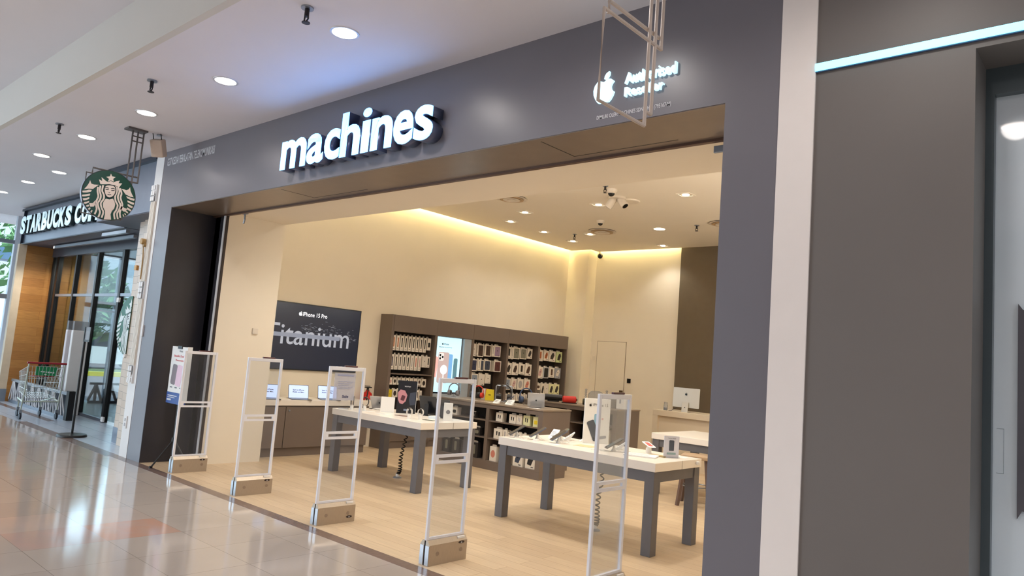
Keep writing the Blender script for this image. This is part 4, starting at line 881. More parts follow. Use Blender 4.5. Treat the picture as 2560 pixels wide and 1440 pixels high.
row(units[0], 4.0, 1.60, [nar('navy', 'narrow white pack with a navy strip'), nar('dark', 'narrow white pack with a dark strip'), nar('dark', 'narrow white pack with a dark strip'), nar('black', 'narrow white pack with a black strip'), nar('black', 'narrow white pack with a black strip'), nar('ltgrey', 'narrow white pack with a light grey strip'), nar('salmon', 'narrow white pack with a salmon strip'), nar('pink', 'narrow white pack with a pink strip'), (.11, .22, 'white', 'case', .0, 'blank wide white pack'), (.07, .22, 'black', 'strip', 0, 'narrow white pack with a black strip')], 'second row, leftmost unit', depth=.2)
row(units[0], 4.0, 1.20, [(.07, .14, c, s, .022, d) for c, s, d in (('pink', 'small', 'small pink strap pack'), ('dark', 'round', 'small dark strap pack'), ('slate', 'small', 'small slate strap pack'), ('dark', 'small', 'small dark strap pack'), ('slate', 'round', 'small slate strap pack'), ('gold', 'small', 'small tan strap pack'), ('orange', 'small', 'small orange strap pack'), ('brown', 'round', 'small brown strap pack'))]+[(.10, .17, 'dark', 'round', 0, 'larger cream strap pack')], 'strap row, leftmost unit', depth=.18)
row(units[0], 4.0, 1.0, [(.085, .19, 'yellow', 'case', .015, 'yellow hanging pack', ink('yellow', COL['yellow'])), (.10, .15, 'dark', 'round', .01, 'white strap pack with a ring picture'), (.10, .15, 'dark', 'strip', .12, 'white strap pack beside the ring pack'), (.05, .20, 'ltgrey', 'strip', .02, 'slim grey pack'), (.05, .20, 'dark', 'strip', .02, 'slim dark pack'), (.05, .20, 'ltgrey', 'strip', .02, 'slim grey pack'), (.05, .20, 'dark', 'strip', .02, 'slim dark pack'), (.05, .20, 'ltgrey', 'strip', .0, 'slim grey pack')], 'lower row, leftmost unit', depth=.16)
row(units[2], 5.93, 1.915, [(.11, .26, 'white', 'case', .02, 'plain cream case pack'), (.03, .25, 'ltgrey', 'strip', .0, 'edge-on cream pack'), (.16, .27, 'dbrown', 'case', .02, 'dark brown case pack'), (.03, .25, 'ltgrey', 'strip', .0, 'edge-on cream pack'), (.16, .25, 'dbrown', 'case', .03, 'dark brown case pack'), (.06, .24, 'ltgrey', 'strip', .0, 'pale lilac edge-on pack'), (.19, .245, 'lilac', 'case', 0, 'lilac case pack')], 'top row right of the screen', depth=.14)
row(units[2], 5.93, 1.62, [(.17, .25, 'navy', 'case', .02, 'navy case pack'), (.08, .24, 'ltgrey', 'strip', .0, 'cream edge-on pack'), (.08, .24, 'slate', 'case', .02, 'slate case pack'), (.18, .23, 'slate', 'case', .10, 'dark blue case pack'), (.20, .24, 'maroon', 'case', 0, 'maroon case pack')], 'middle row right of the screen', depth=.14)
row(units[2], 5.97, 1.345, [(.18, .24, 'paleblue', 'case', .02, 'pale blue case pack'), (.17, .24, 'white', 'case', .02, 'blank cream case pack'), (.15, .20, 'white', 'case', 0, 'smaller blank cream case pack')], 'lower row right of the screen', depth=.14)
r4 = 'second unit from right'
row(units[3], 6.94, 1.92, [(.12, .26, 'black', 'strip', .01, 'white pack with two black squares'), (.05, .27, 'ltgrey', 'strip', 0, 'cream edge-on pack'), (.20, .26, 'grey', 'case', .02, 'grey-green case pack with cable'), (.20, .25, 'grey', 'case', .02, 'grey-green case pack with earbud case'), (.16, .23, 'dark', 'photo', 0, 'white pack with a dark striped case')], 'top row, '+r4, depth=.12)
row(units[3], 6.93, 1.60, [(.17, .26, 'dark', 'photo', .02, 'white pack picturing a dark stand'), (.19, .26, 'dbrown', 'photo', .02, 'white pack picturing a tilted phone'), (.18, .24, 'dark', 'strip', .02, 'white pack picturing a black phone'), (.20, .26, 'brown', 'photo', 0, 'white pack picturing a brown wallet case')], 'middle row, '+r4, depth=.12)
row(units[3], 6.93, 1.29, [(.17, .25, 'paleblue', 'case', .03, 'pale grey case pack'), (.16, .23, 'pink', 'photo', .03, 'white pack with a rose case'), (.18, .24, 'ltgrey', 'round', .03, 'white pack with a pale ring'), (.19, .24, 'salmon', 'photo', 0, 'white pack with a red-brown case')], 'lower row, '+r4, depth=.12)
row(units[3], 6.95, .98, [(.10, .16, 'ltgrey', 'strip', .02, 'white pack half hidden behind headphones') for _ in range(6)], 'bottom row, '+r4, depth=.10)
r5 = 'rightmost unit'
row(units[4], 7.92, 1.92, [(.16, .26, 'rust', 'strip', .03, 'cream pack with an orange case'), (.16, .24, 'rust', 'photo', .02, 'cream pack with a rust case'), (.22, .25, 'dark', 'photo', .03, 'cream pack with a tilted phone picture'), (.20, .26, 'dark', 'photo', 0, 'green-edged pack with a tilted phone picture', ink('pale_green', (206, 216, 160)))], 'top row, '+r5, depth=.14)
row(units[4], 7.93, 1.57, [(.19, .27, 'pink', 'photo', .02, 'pale pack with a rose picture'), (.17, .26, 'black', 'case', .02, 'silver-blue pack with a small portrait', ink('silver', (190, 192, 198))), (.18, .24, 'brown', 'strip', .02, 'cream pack with a brown strip'), (.20, .25, 'white', 'photo', 0, 'silver pack with a white pattern', ink('silver2', (150, 152, 160)))], 'middle row, '+r5, depth=.12)
row(units[4], 7.93, 1.22, [(.14, .16, 'brown', 'small', .02, 'small brown picture pack'), (.12, .28, 'dark', 'photo', .01, 'narrow cream pack with a figure'), (.13, .26, 'white', 'case', .01, 'blank cream pack'), (.17, .26, 'dark', 'photo', .01, 'white and lime pack picturing a phone', ink('limewhite', (226, 224, 176))), (.18, .25, 'dark', 'photo', 0, 'white and lime pack picturing a phone', ink('limewhite', (226, 224, 176)))], 'lower row, '+r5, depth=.12)

# glowing screen bay
t = thing('advertising_screen', 'tall glowing pale blue screen with phone backs in pink, grey and blue', 'screen', (-9.7, 5.3, .955))
b = nb(); box(b, -9.66, -9.62, 4.962, 5.64, .955, 1.957); obj('screen_body', b, BLKP, t)
SCRM = lambda n, c, e=1.0: mat('screen_'+n, c, .3, emit=c, es=e, noise=0)
b = nb(); box(b, -9.62, -9.618, 4.966, 5.636, .96, 1.952); obj('screen_image', b, SCRM('pale', (196, 236, 250), .95), t)
def yz(pts, x0, x1): b = nb(); prism(b, pts, x0, x1, 'yz'); return b
y0 = 5.30
b = yz([(4.968, 1.22), (5.06, 1.22), (5.09, 1.57), (4.968, 1.62)], -9.618, -9.6165); obj('pink_phone', b, SCRM('pink', (246, 178, 172), .75), t)
b = yz([(a+5.38, c+1.42) for a, c in rrect(.12, .46, .03)], -9.618, -9.6165); obj('blue_phone', b, SCRM('blue', (120, 176, 232), .7), t)
b = yz([(a+5.52, c+1.38) for a, c in rrect(.10, .40, .03)], -9.618, -9.6168); obj('teal_phone', b, SCRM('teal', (96, 140, 156), .6), t)
b = yz([(a+5.21, c+1.40) for a, c in rrect(.27, .56, .04)], -9.6165, -9.615); o = obj('taupe_phone', b, SCRM('taupe', (190, 172, 172), .7), t)
b = yz([(a+5.15, c+1.59) for a, c in rrect(.12, .14, .03)], -9.615, -9.6135); obj('camera_plate', b, SCRM('plate', (224, 222, 222), .8), o)
for (a, c) in ((5.12, 1.62), (5.12, 1.56), (5.18, 1.59)):
    b = nb(); cyl(b, (-9.613, a, c), .022, .002, 'x', 16); obj('camera_lens', b, SCRM('lens', (30, 32, 40), .1), o)
b = nb(); cyl(b, (-9.6135, 5.23, 1.36), .085, .003, 'x', 32); box(b, -9.615, -9.612, 5.22, 5.24, .98, 1.28); obj('white_charger', b, SCRM('white', (232, 242, 250), .95), t)
b = nb(); box(b, -9.618, -9.6165, 4.966, 5.636, .96, 1.13); obj('screen_band', b, SCRM('band', (190, 240, 252), .95), t)
b = fit(text('iPhone', 1, 0, .01), 5.19, 5.31, 1.81, 1.845); put(b, FY); xf(b, T(-9.616, 0, 0)); obj('heading', b, SCRM('ink', (60, 90, 110), .2), t)
b = apple(.045, .001); put(b, FY); xf(b, T(-9.617, 5.16, 1.808)); obj('apple_emblem', b, SCRM('ink2', (20, 40, 50), .1), t)
b = fit(text('MagSafe Accessories', 1, 0, .01), 5.08, 5.40, 1.755, 1.78); put(b, FY); xf(b, T(-9.616, 0, 0)); obj('subheading', b, SCRM('ink', (60, 90, 110), .2), t)
b = nb(); box(b, -9.85, -9.56, 5.66, 5.84, .93, 1.955); box(b, -9.85, -9.56, 4.96, 5.84, .80, .93); obj('screen_surround', b, mat('blue_lit_surround', (176, 184, 192), .2), units[1])  # bluish light on the surround is put into its colour
for k in range(3):
    b = nb(); box(b, -9.66, -9.60, 5.0+k*.09, 5.07+k*.09, .452, .60-.02*k); single('small_carton', b, PKC, 'small cream carton, %s of three below the glowing screen' % ('left', 'middle', 'right')[k], 'carton', 'small cartons below the screen', loc=(-9.63, 5.03+k*.09, .452))

# ================================================================ TV, CABINET, LAPTOPS
t = thing('wall_screen', 'large dark wall screen with white and silver phone lettering on the left shop wall', 'screen', (-9.85, 2.6, 1.22))
b = nb(); box(b, -9.868, -9.835, 1.70, 3.46, 1.215, 2.243, .004); obj('screen_body', b, BLKP, t)
b = nb(); box(b, -9.835, -9.8335, 1.715, 3.445, 1.23, 2.228); obj('screen_image', b, mat('screen_navy', (22, 26, 38), .2, emit=(24, 30, 44), es=1.0), t)
TW = mat('screen_white_text', (236, 238, 244), .3, emit=(236, 240, 250), es=.85); TS = mat('screen_silver_text', (150, 156, 168), .3, emit=(158, 164, 178), es=.7)
b = fit(text('iPhone 15 Pro', 1, 0, .012), 2.355, 2.80, 2.05, 2.115); put(b, FY); xf(b, T(-9.832, 0, 0)); obj('heading', b, TW, t)
b = apple(.075, .001); put(b, FY); xf(b, T(-9.8332, 2.315, 2.05)); obj('apple_emblem', b, TW, t)
b = fit(text('Titanium', 1, 0, .005), 1.73, 3.26, 1.60, 1.915); put(b, FY); xf(b, T(-9.832, 0, 0)); obj('big_lettering', b, TS, t)
b = yz([(a+2.47, c+1.745) for a, c in rrect(1.22, .062, .028)], -9.831, -9.829); obj('phone_edge_picture', b, mat('screen_steel', (120, 128, 146), .3, emit=(132, 140, 160), es=.6), t)
b = nb()
for k in range(110):
    yy = 2.35+random.random()*1.02; zz = 1.80+random.gauss(0, .05)+(.06 if yy < 3 else -.05*(yy-2.9)); l = .01+.04*random.random()
    box(b, -9.8335, -9.8325, yy, yy+l, zz, zz+.003)
obj('dust_streaks', b, mat('screen_dust', (150, 156, 168), .3, emit=(120, 128, 142), es=.5), t)
# cabinet with white top
t = thing('wall_cabinet', 'taupe base cabinet under the big wall screen', 'cabinet', (-9.58, 2.42, 0))
b = nb(); box(b, -9.868, -9.32, 1.425, 3.40, .115, .72); obj('body', b, TAUPE, t)
b = nb(); box(b, -9.868, -9.34, 1.425, 3.38, 0, .115); obj('plinth', b, TAUPE, t)
for (a, c) in ((1.915, 2.60), (2.61, 3.30)):
    b = nb(); box(b, -9.32, -9.302, a, c, .125, .705, .002); d = obj('door', b, TAUPE, t)
    b = nb(); cyl(b, (-9.300, a+.05 if a < 2 else c-.05, .655), .014, .008, 'x', 16); obj('lock', b, GREYM, d)
b = nb(); box(b, -9.32, -9.302, 1.43, 1.905, .125, .705, .002); obj('front_panel', b, TAUPE, t)
b = nb(); box(b, -9.868, -9.29, 1.425, 3.42, .725, .805, .003); single('cabinet_worktop', b, TOPW, 'white worktop over the taupe cabinet below the wall screen', 'worktop', loc=(-9.58, 2.42, .725))
def laptop(loc, rot, label, words=('Start on iPhone.', 'Finish on Mac.')):
    t = thing('display_laptop', label, 'laptop', loc, math.radians(rot), 'laptops on the white worktop')
    b = rb(.30, .21, .010, .012); xf(b, T(0, -.05, 0)); obj('keyboard_deck', b, PH[0], t, local=True)
    b = nb(); box(b, -.125, .125, -.02, .04, .010, .0108); obj('keys', b, BLKP, t, local=True)
    M = T(0, .055, .01) @ R(72, 0, 0)
    b = rb(.30, .205, .006, .01); xf(b, M @ T(0, .1, -.006)); l = obj('lid', b, PH[0], t, local=True)
    b = rb(.286, .19, .0008, .006); xf(b, M @ T(0, .1, .0)); obj('screen', b, mat('laptop_screen', (184, 204, 240), .3, emit=(176, 196, 240), es=.8), l, local=True)
    b = nb()
    for k, wd in enumerate(words):
        q = fit(text(wd, 1, 0, .03), -.085, .085, .115-k*.032, .135-k*.032)
        me = bpy.data.meshes.new('x'); q.to_mesh(me); q.free(); b.from_mesh(me); bpy.data.meshes.remove(me)
    xf(b, M @ T(0, 0, .0015)); obj('screen_text', b, mat('screen_black_text', (30, 34, 60), .4, noise=0), l, local=True)
laptop((-9.46, 1.70, .805), 72, 'open laptop at the left end of the white worktop, partly behind the pier')
laptop((-9.46, 2.21, .805), 72, 'open laptop in the middle of the white worktop')
laptop((-9.46, 2.72, .805), 72, 'open laptop at the right end of the white worktop')
b = nb(); tube(b, [(-9.62+.02*math.sin(k*.8), 1.9+k*.05, .811) for k in range(14)], .004, 6); single('white_cable', b, WPL, 'white cable lying along the back of the worktop between the laptops', 'cable', loc=(-9.62, 1.9, .805))
# fire extinguisher in front of the shelf end
RED = mat('fire_red', (190, 26, 22), .3)
t = thing('fire_extinguisher', 'red fire extinguisher hanging on the wall beside the left shelf end', 'fire extinguisher', (-9.72, 3.68, .5))
b = nb(); lathe(b, [(.085, 0), (.09, .03), (.09, .34), (.07, .40), (.03, .43), (.03, .45)], (-9.73, 3.66, .50), 24); obj('cylinder', b, RED, t, smooth=True)
b = nb(); cyl(b, (-9.73, 3.66, .97), .02, .05); box(b, -9.74, -9.70, 3.60, 3.72, .985, 1.0); box(b, -9.74, -9.72, 3.60, 3.70, 1.01, 1.02); obj('valve', b, BLACK, t)
b = nb(); tube(b, [(-9.70, 3.64, .97), (-9.64, 3.60, .95), (-9.63, 3.58, .85), (-9.64, 3.59, .62)], .01); obj('hose', b, BLACK, t, smooth=True)
b = nb()
for k in range(7):
    a = math.radians(-40+k*13-10); 
    box(b, -9.73+.0905*math.cos(a)-.004, -9.73+.0905*math.cos(a)+.003, 3.66+.0905*math.sin(a)-.011, 3.66+.0905*math.sin(a)+.011, .66, .80)
obj('label', b, CARD, t)
b = nb(); box(b, -9.868, -9.81, 3.63, 3.69, .75, .85); obj('wall_bracket', b, RED, t)

# ================================================================ ISLANDS
def island(x0, x1, y0, y1, label, shelves, div=(), name='display_island', boxes=True):
    t = thing(name, label, 'counter', ((x0+x1)/2, (y0+y1)/2, 0))
    ym = (y0+y1)/2+.02
    b = nb(); box(b, x1-.085, x1, y0, y1, .1, .944, .002); obj('end_panel', b, TAUPE, t)
    b = nb(); box(b, x0, x0+.06, y0, y1, .1, .944); obj('end_panel', b, TAUPE, t)
    b = nb(); box(b, x0, x1-.0, y0+.0, y1-.045, 0, .1); obj('plinth', b, TAUPE, t)
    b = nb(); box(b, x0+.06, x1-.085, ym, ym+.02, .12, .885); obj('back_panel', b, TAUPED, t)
    b = nb(); box(b, x0+.06, x1-.085, y0, y1, .885, .944); obj('top_rail', b, TAUPE, t)
    b = nb(); box(b, x0+.06, x1-.085, y0+.002, y1-.01, .1, .128); obj('shelf_board', b, TAUPE, t)
    xs_ = [x0+.06]+list(div)+[x1-.085]
    for d in div:
        b = nb(); box(b, d-.03, d+.03, y0+.002, ym, .128, .885); obj('divider', b, TAUPE, t)
    for z in shelves:
        b = nb(); box(b, x0+.06, x1-.085, y0+.01, ym, z-.018, z); obj('shelf_board', b, TAUPE, t)
    return t
isl1 = island(-8.42, -6.345, 4.10, 4.74, 'taupe display island nearest the entrance, with packs on its shelves', (.46, .713), (-7.40,))
b = nb(); box(b, -8.43, -6.335, 4.09, 4.75, .945, .968, .003); single('island_worktop', b, mat('taupe_worktop', (140, 124, 108), .35, noise=.05), 'taupe top of the front display island', 'worktop', loc=(-7.4, 4.4, .945))
isl2 = island(-8.42, -6.42, 6.10, 6.78, 'taupe display island behind the front one, nearer the rear wall', (.40, .68), (-7.4,))
b = nb(); box(b, -8.43, -6.41, 6.09, 6.79, .945, .968, .003); single('island_worktop', b, mat('taupe_worktop', (140, 124, 108), .35), 'taupe top of the rear display island', 'worktop', loc=(-7.4, 6.4, .945))
def irow(unit, y, x0, z, items, where, depth=.09):
    x = x0
    for k, it in enumerate(items):
        w, h, c, st, gap, desc = it[:6]; body = it[6] if len(it) > 6 else None
        if st is not None: hang((x+w/2, y, z), 0, '%s, %s from left, %s' % (desc, ORD[k], where), where, w, h, depth, c, body, st)
        x += w+gap
LW = ink('limewhite', (226, 224, 176))
irow(isl1, 4.14, -7.26, .7135, [(.13, .15, 'black', 'buds', .13, 'white pack picturing black earphones'), (.13, .15, 'black', 'buds', .01, 'white pack picturing black earbuds'), (.10, .15, 'ltgrey', 'buds', .03, 'pale grey earbud pack'), (.12, .165, 'black', 'buds', .06, 'yellow-footed earbud pack', LW), (.10, .165, 'yellow', 'small', 0, 'small yellow-footed white pack', LW)], 'top shelf of the front island')
irow(isl1, 4.14, -7.28, .4605, [(.17, .17, 'black', 'buds', .01, 'large white pack picturing a black clip'), (.08, .17, 'ltgrey', 'strip', .01, 'grey side-on pack'), (.16, .14, 'ltgrey', 'strip', .01, 'white pack with hang tab'), (.10, .15, 'black', 'strip', .01, 'white pack with black figure'), (.07, .15, 'red', 'small', 0, 'white pack with red mark')], 'middle shelf of the front island')
irow(isl1, 4.14, -7.33, .1285, [(.13, .24, 'salmon', 'round', .10, 'white pack with a rose ring'), (.17, .25, 'brown', 'photo', .06, 'white pack picturing brown headphones'), (.18, .25, 'slate', 'photo', .05, 'white pack picturing slate headphones'), (.18, .25, 'black', 'photo', 0, 'white pack picturing black headphones')], 'bottom shelf of the front island')
DKP = mat('dark_pack', (48, 44, 44), .4)
irow(isl1, 4.14, -8.33, .1285, [(.15, .25, 'grey', 'strip', .05, 'dark sleeve pack with a grey tag', DKP) for _ in range(4)], 'bottom shelf, dark left bay')
irow(isl1, 4.14, -8.20, .7135, [(.12, .14, 'black', 'small', .3, 'white pack picturing a small black item'), (.10, .10, 'grey', 'small', .1, 'dark pack with a grey tag', DKP)], 'top shelf, dark left bay')
irow(isl1, 4.14, -7.70, .4605, [(.14, .14, 'grey', 'small', .1, 'dark pack beside the divider', DKP)], 'middle shelf, dark left bay')
irow(isl2, 6.13, -6.99, .4005, [(.22, .25, 'black', 'round', .012, 'white carton picturing black over-ear headphones', PKC), (.20, .25, 'black', 'round', 0, 'white carton with red mark picturing black headphones', PKC)], 'rear island shelf', depth=.2)

# ---- things on the islands
HB = {'red': mat('red_headphones', (206, 52, 34), .4), 'black': mat('black_headphones', (38, 32, 30), .4), 'blue': mat('denim_blue_headphones', (50, 66, 96), .5), 'grey': mat('grey_headphones', (120, 116, 122), .4)}
def headphones(loc, rot, label, m, s=1.0, tilt=0):
    t = thing('headphones', label, 'headphones', loc, math.radians(rot), 'headphones on the display islands')
    b = nb(); lathe(b, [(.04, 0), (.036, .01), (.008, .02), (.008, .10*s)], n=16); obj('stand', b, ACR, t, local=True)
    b = nb(); tube(b, [(.078*s*math.cos(a), 0, .115*s+.078*s*math.sin(a)*1.1) for a in [math.radians(-20+q*11) for q in range(21)]], .008*s, 8); obj('headband', b, m, t, local=True, smooth=True)
    for q in (-1, 1):
        b = nb(); cyl(b, (q*.066*s, -.012, .065*s), .040*s, .036*s, 'x', 20); c = obj('ear_cup', b, m, t, local=True, smooth=True)
        b = nb(); cyl(b, (q*.042*s, -.012, .065*s), .034*s, .016*s, 'x', 20); obj('ear_pad', b, STRK, c, local=True, smooth=True)
headphones((-8.02, 4.52, .968), 20, 'bright red headphones at the far left of the front island', HB['red'], 1.05)
headphones((-8.20, 4.62, .968), 60, 'black headphones tucked behind the bright red pair', HB['black'], 1.0)
headphones((-7.45, 4.50, .968), 35, 'large black headphones standing in the middle of the front island', HB['black'], 1.35)
headphones((-7.08, 4.58, .968), 60, 'denim-blue headphones behind the laptop on the front island', HB['blue'], 1.25)
headphones((-8.33, 4.28, .968), 30, 'pale silver headphones seen through the acrylic of a security gate', HB['grey'], 1.1)
t = thing('yellow_box', 'bright yellow product box on the left part of the front island', 'box', (-7.85, 4.60, .968))
b = nb(); prism(b, [(-.07, 0), (.07, 0), (.06, .17), (-.06, .17)], 0, .06, 'xz'); xf(b, T(-7.83, 4.58, .968) @ R(0, 0, 35)); obj('carton', b, ink('yellow', COL['yellow']), t)
b = nb(); box(b, -.02, .02, -.001, 0, .08, .09); xf(b, T(-7.83, 4.58, .968) @ R(0, 0, 35)); obj('printed_word', b, BLKP, t)
t = thing('red_edged_box', 'white and red product box between red headphones and yellow box', 'box', (-8.0, 4.66, .968))
b = nb(); box(b, -8.06, -7.98, 4.64, 4.70, .968, 1.14); obj('carton', b, PKW, t); b = nb(); box(b, -7.98, -7.965, 4.64, 4.70, .968, 1.14); obj('red_side', b, ink('red', COL['red']), t)
t = thing('metal_stand', 'small metal hoop stand beside the yellow box on the front island', 'stand', (-7.70, 4.62, .968))
b = nb(); tube(b, [(-7.72, 4.60, .968), (-7.72, 4.60, 1.20), (-7.71, 4.61, 1.215), (-7.50, 4.72, 1.215), (-7.49, 4.72, 1.2), (-7.49, 4.72, .968)], .010); obj('hoop', b, GREYM, t)
b = nb(); box(b, -7.73, -7.48, 4.60, 4.73, .968, .974); obj('foot_plate', b, GREYM, t)
tablet((-6.70, 4.36, .968), 'silver-backed tablet with apple emblem near the right end of the front island', 215, PH[4], 72, .25, .21, logo=True)
phone((-7.22, 4.36, .968), 'bluish phone tilted on a stand between the two big headphones', PH[3], -60, 30, 1.2)
pcard((-7.15, 4.30, .968), 'white price tent in front of the denim-blue headphones', 10, .12, .12, 35)
pcard((-7.36, 4.24, .968), 'white price tent in front of the large black headphones', 0, .10, .10, 35)
flat((-6.62, 4.22, .968), .2, .1, CARD, 'white card lying in front of the silver-backed tablet on the front island', 5)
for k in range(5): flat((-8.2+k*.2, 4.2+.03*(k % 2), .968), .12, .07, (CARD, PKC)[k % 2], 'small flat price card, %s from the left on the front island edge' % ORD[k], 5*k, 'price_label', 'label')
t = thing('red_speaker', 'red barrel-shaped portable speaker on the rear island', 'speaker', (-7.47, 6.25, .968))
M = T(-7.50, 6.25, 1.035) @ R(0, 0, 42)
b = nb(); cyl(b, (0, 0, 0), .058, .2, 'x', 24); sphere(b, (-.1, 0, 0), .058, (.4, 1, 1)); sphere(b, (.1, 0, 0), .058, (.4, 1, 1)); xf(b, M); obj('barrel', b, mat('red_mesh', (200, 44, 30), .6), t, smooth=True)
b = nb(); box(b, -.13, .13, -.02, .02, -.0665, -.05); cyl(b, (.13, 0, 0), .02, .01, 'x'); xf(b, M); obj('black_trim', b, BLKP, t)
t = thing('dark_speaker', 'dark olive cylinder speaker right of the red one on the rear island', 'speaker', (-7.25, 6.40, .968))
M = T(-7.22, 6.40, 1.0205) @ R(0, 0, 42)
b = nb(); cyl(b, (0, 0, 0), .05, .17, 'x', 24); xf(b, M); obj('barrel', b, mat('olive_mesh', (62, 60, 44), .6), t, smooth=True)
b = nb(); tube(b, [(.06, -.02, -.05), (.0, -.07, -.045), (-.05, -.05, -.045)], .006, 6); xf(b, M); obj('white_cord', b, WPL, t)
t = thing('black_barrel_speaker', 'black speaker behind the silver-backed tablet', 'speaker', (-7.62, 6.18, .968))
b = nb(); cyl(b, (0, 0, 0), .055, .30, 'x', 20); xf(b, T(-7.85, 6.25, 1.04) @ R(0, 0, 42)); obj('barrel', b, BLKP, t, smooth=True)
b = nb(); box(b, -.1, .1, -.03, .03, -.07, -.045); xf(b, T(-7.85, 6.25, 1.04) @ R(0, 0, 42)); obj('base', b, BLKP, t)
t = thing('clear_cover', 'clear rounded acrylic cover over a white speaker on the rear island', 'cover', (-7.03, 6.32, .968))
b = nb(); prism(b, rrect(.26, .25, .09, 6), -.06, .06, 'xz'); xf(b, T(-7.03, 6.36, 1.095) @ R(0, 0, 40)); obj('cover', b, glassy('thick_acrylic', (222, 222, 222), .10, .05, haze=.12), t, smooth=True)
b = nb(); box(b, -.09, .09, -.04, .04, 0, .07, .02); xf(b, T(-7.03, 6.36, .975) @ R(0, 0, 40)); obj('white_speaker', b, WPL, t)
b = nb(); box(b, -.12, .12, -.06, .06, 0, .006); xf(b, T(-7.03, 6.36, .968) @ R(0, 0, 40)); obj('tray', b, GREYM, t)
for k, (x, y) in enumerate(((-7.17, 6.26), (-6.87, 6.44))):
    b = nb()
    for q in range(7): sphere(b, (x, y, 1.0+q*.038), .021, n=10)
    single('beaded_rod', b, glassy('thick_acrylic'), ('clear beaded acrylic stem left of the clear cover', 'clear beaded acrylic stem right of the clear cover')[k], 'stem', loc=(x, y, .98))
t = thing('grey_speaker', 'grey rounded speaker seen through the nearest security gate', 'speaker', (-6.70, 6.38, .968))
b = nb(); cyl(b, (-6.71, 6.40, 1.05), .09, .16, n=24); obj('body', b, mat('grey_mesh', (112, 106, 104), .7), t, smooth=True)
b = nb(); tube(b, [(-6.79, 6.40, 1.13), (-6.77, 6.40, 1.17), (-6.65, 6.40, 1.17), (-6.63, 6.40, 1.13)], .008); obj('carry_handle', b, BLKP, t)
t = thing('white_box', 'white box beside the grey speaker at the right end of the rear island', 'box', (-6.52, 6.42, .968))
b = nb(); box(b, -6.60, -6.45, 6.33, 6.48, .968, 1.13, .004); obj('carton', b, CARD, t); b = nb(); box(b, -6.54, -6.51, 6.329, 6.33, 1.06, 1.13); obj('tape', b, GREYM, t)

# ================================================================ DESK, MONITOR, STOOLS
WD = mat('cream_lacquer', (220, 204, 180), .35, noise=.01)
t = thing('cash_desk', 'cream cash desk in front of the taupe rear wall', 'desk', (-5.5, 7.7, 0))
b = nb(); box(b, -6.53, -4.3, 7.4, 8.1, .875, .972, .003); obj('desk_top', b, WD, t)
b = nb(); box(b, -6.53, -6.43, 7.4, 8.1, 0, .875); obj('side_panel', b, WD, t)
b = nb(); box(b, -6.43, -4.3, 7.46, 7.5, 0, .875); obj('front_panel', b, WD, t)
SILV = mat('silver_aluminium', (206, 198, 184), .3, metal=.35, noise=.01)
t = thing('desktop_monitor', 'silver all-in-one computer with apple emblem seen from behind on the cash desk', 'computer', (-6.03, 7.75, .972))
M = T(-6.02, 7.62, .972) @ R(0, 0, 8)
b = nb(); prism(b, rrect(.47, .335, .012), 0, .012, 'xz'); xf(b, M @ T(0, 0, .245) @ R(-4, 0, 0)); p = obj('display_housing', b, SILV, t)
b = apple(.05, .001); xf(b, M @ T(0, -.007, .285) @ FX); obj('apple_emblem', b, BLKP, p)
b = nb(); prism(b, [(-.05, 0), (-.056, .006), (-.03, .17), (-.024, .17), (-.048, .0)], -.055, .055, 'yz'); box(b, -.06, .06, -.06, .10, 0, .006); xf(b, M); obj('stand', b, SILV, t)
b = nb(); cyl(b, (0, -.05, .08), .008, .004, 'y', 12); xf(b, M); obj('cable_port', b, BLKP, t)
b = nb(); tube(b, [(-6.11, 7.50, 1.05), (-6.14, 7.48, 1.03), (-6.20, 7.46, .985), (-6.27, 7.48, .978)], .005, 6); single('power_leads', b, STRK, 'dark leads behind the silver computer on the cash desk', 'cable', loc=(-6.15, 7.56, .972))
t = thing('glass_bottle', 'small clear glass with metal cap left of the silver computer', 'bottle', (-6.34, 7.5, .972))
b = nb(); lathe(b, [(.035, 0), (.035, .09), (.03, .10), (.03, .14)], (-6.34, 7.5, .972), 20); obj('glass', b, glassy('thick_acrylic'), t, smooth=True)
b = nb(); lathe(b, [(.03, .004), (.03, .05)], (-6.34, 7.5, .972), 20); obj('contents', b, GREYM, t)
def stool(loc, rot, label):
    t = thing('bar_stool', label, 'stool', loc, math.radians(rot), 'stools at the empty table')
    b = nb(); box(b, -.18, .18, -.18, .18, .575, .62, .008); obj('seat', b, mat('tan_stool_seat', (176, 148, 118), .5), t, local=True)
    for sx in (-1, 1):
        for sy in (-1, 1):
            b = nb(); tube(b, [(sx*.19, sy*.19, 0), (sx*.13, sy*.13, .575)], .026, 4); obj('leg', b, mat('brown_stool_leg', (104, 84, 76), .5), t, local=True)
    b = nb(); tube(b, [(.17*math.cos(2*PI*k/24), .17*math.sin(2*PI*k/24), .24) for k in range(24)], .008, 6, True); obj('foot_ring', b, GREYM, t, local=True)
stool((-4.28, 4.66, 0), 20, 'tan-seated stool tucked against the empty white table, left one')
stool((-3.75, 4.62, 0), 10, 'tan-seated stool beside the right jamb, partly hidden')
b = nb(); box(b, -8.342, -8.256, 9.386, 9.40, 1.345, 1.44, .003); single('card_reader', b, BLKP, 'small black card reader on the rear wall right of the flush door', 'card reader', loc=(-8.3, 9.4, 1.39))
b = nb(); box(b, -9.27, -9.22, 9.385, 9.40, 1.78, 1.86, .003); single('wall_switch', b, DOMEW, 'cream wall switch left of the flush door', 'switch', loc=(-9.25, 9.4, 1.82))
t = thing('pier_sensor', 'small white square sensor on the beige pier inside the entrance', 'sensor', (-9.035, 1.15, 1.6))
q = nb(); box(q, -9.035, -9.015, 1.10, 1.18, 1.70, 1.78, .004); obj('plate', q, DOMEW, t)
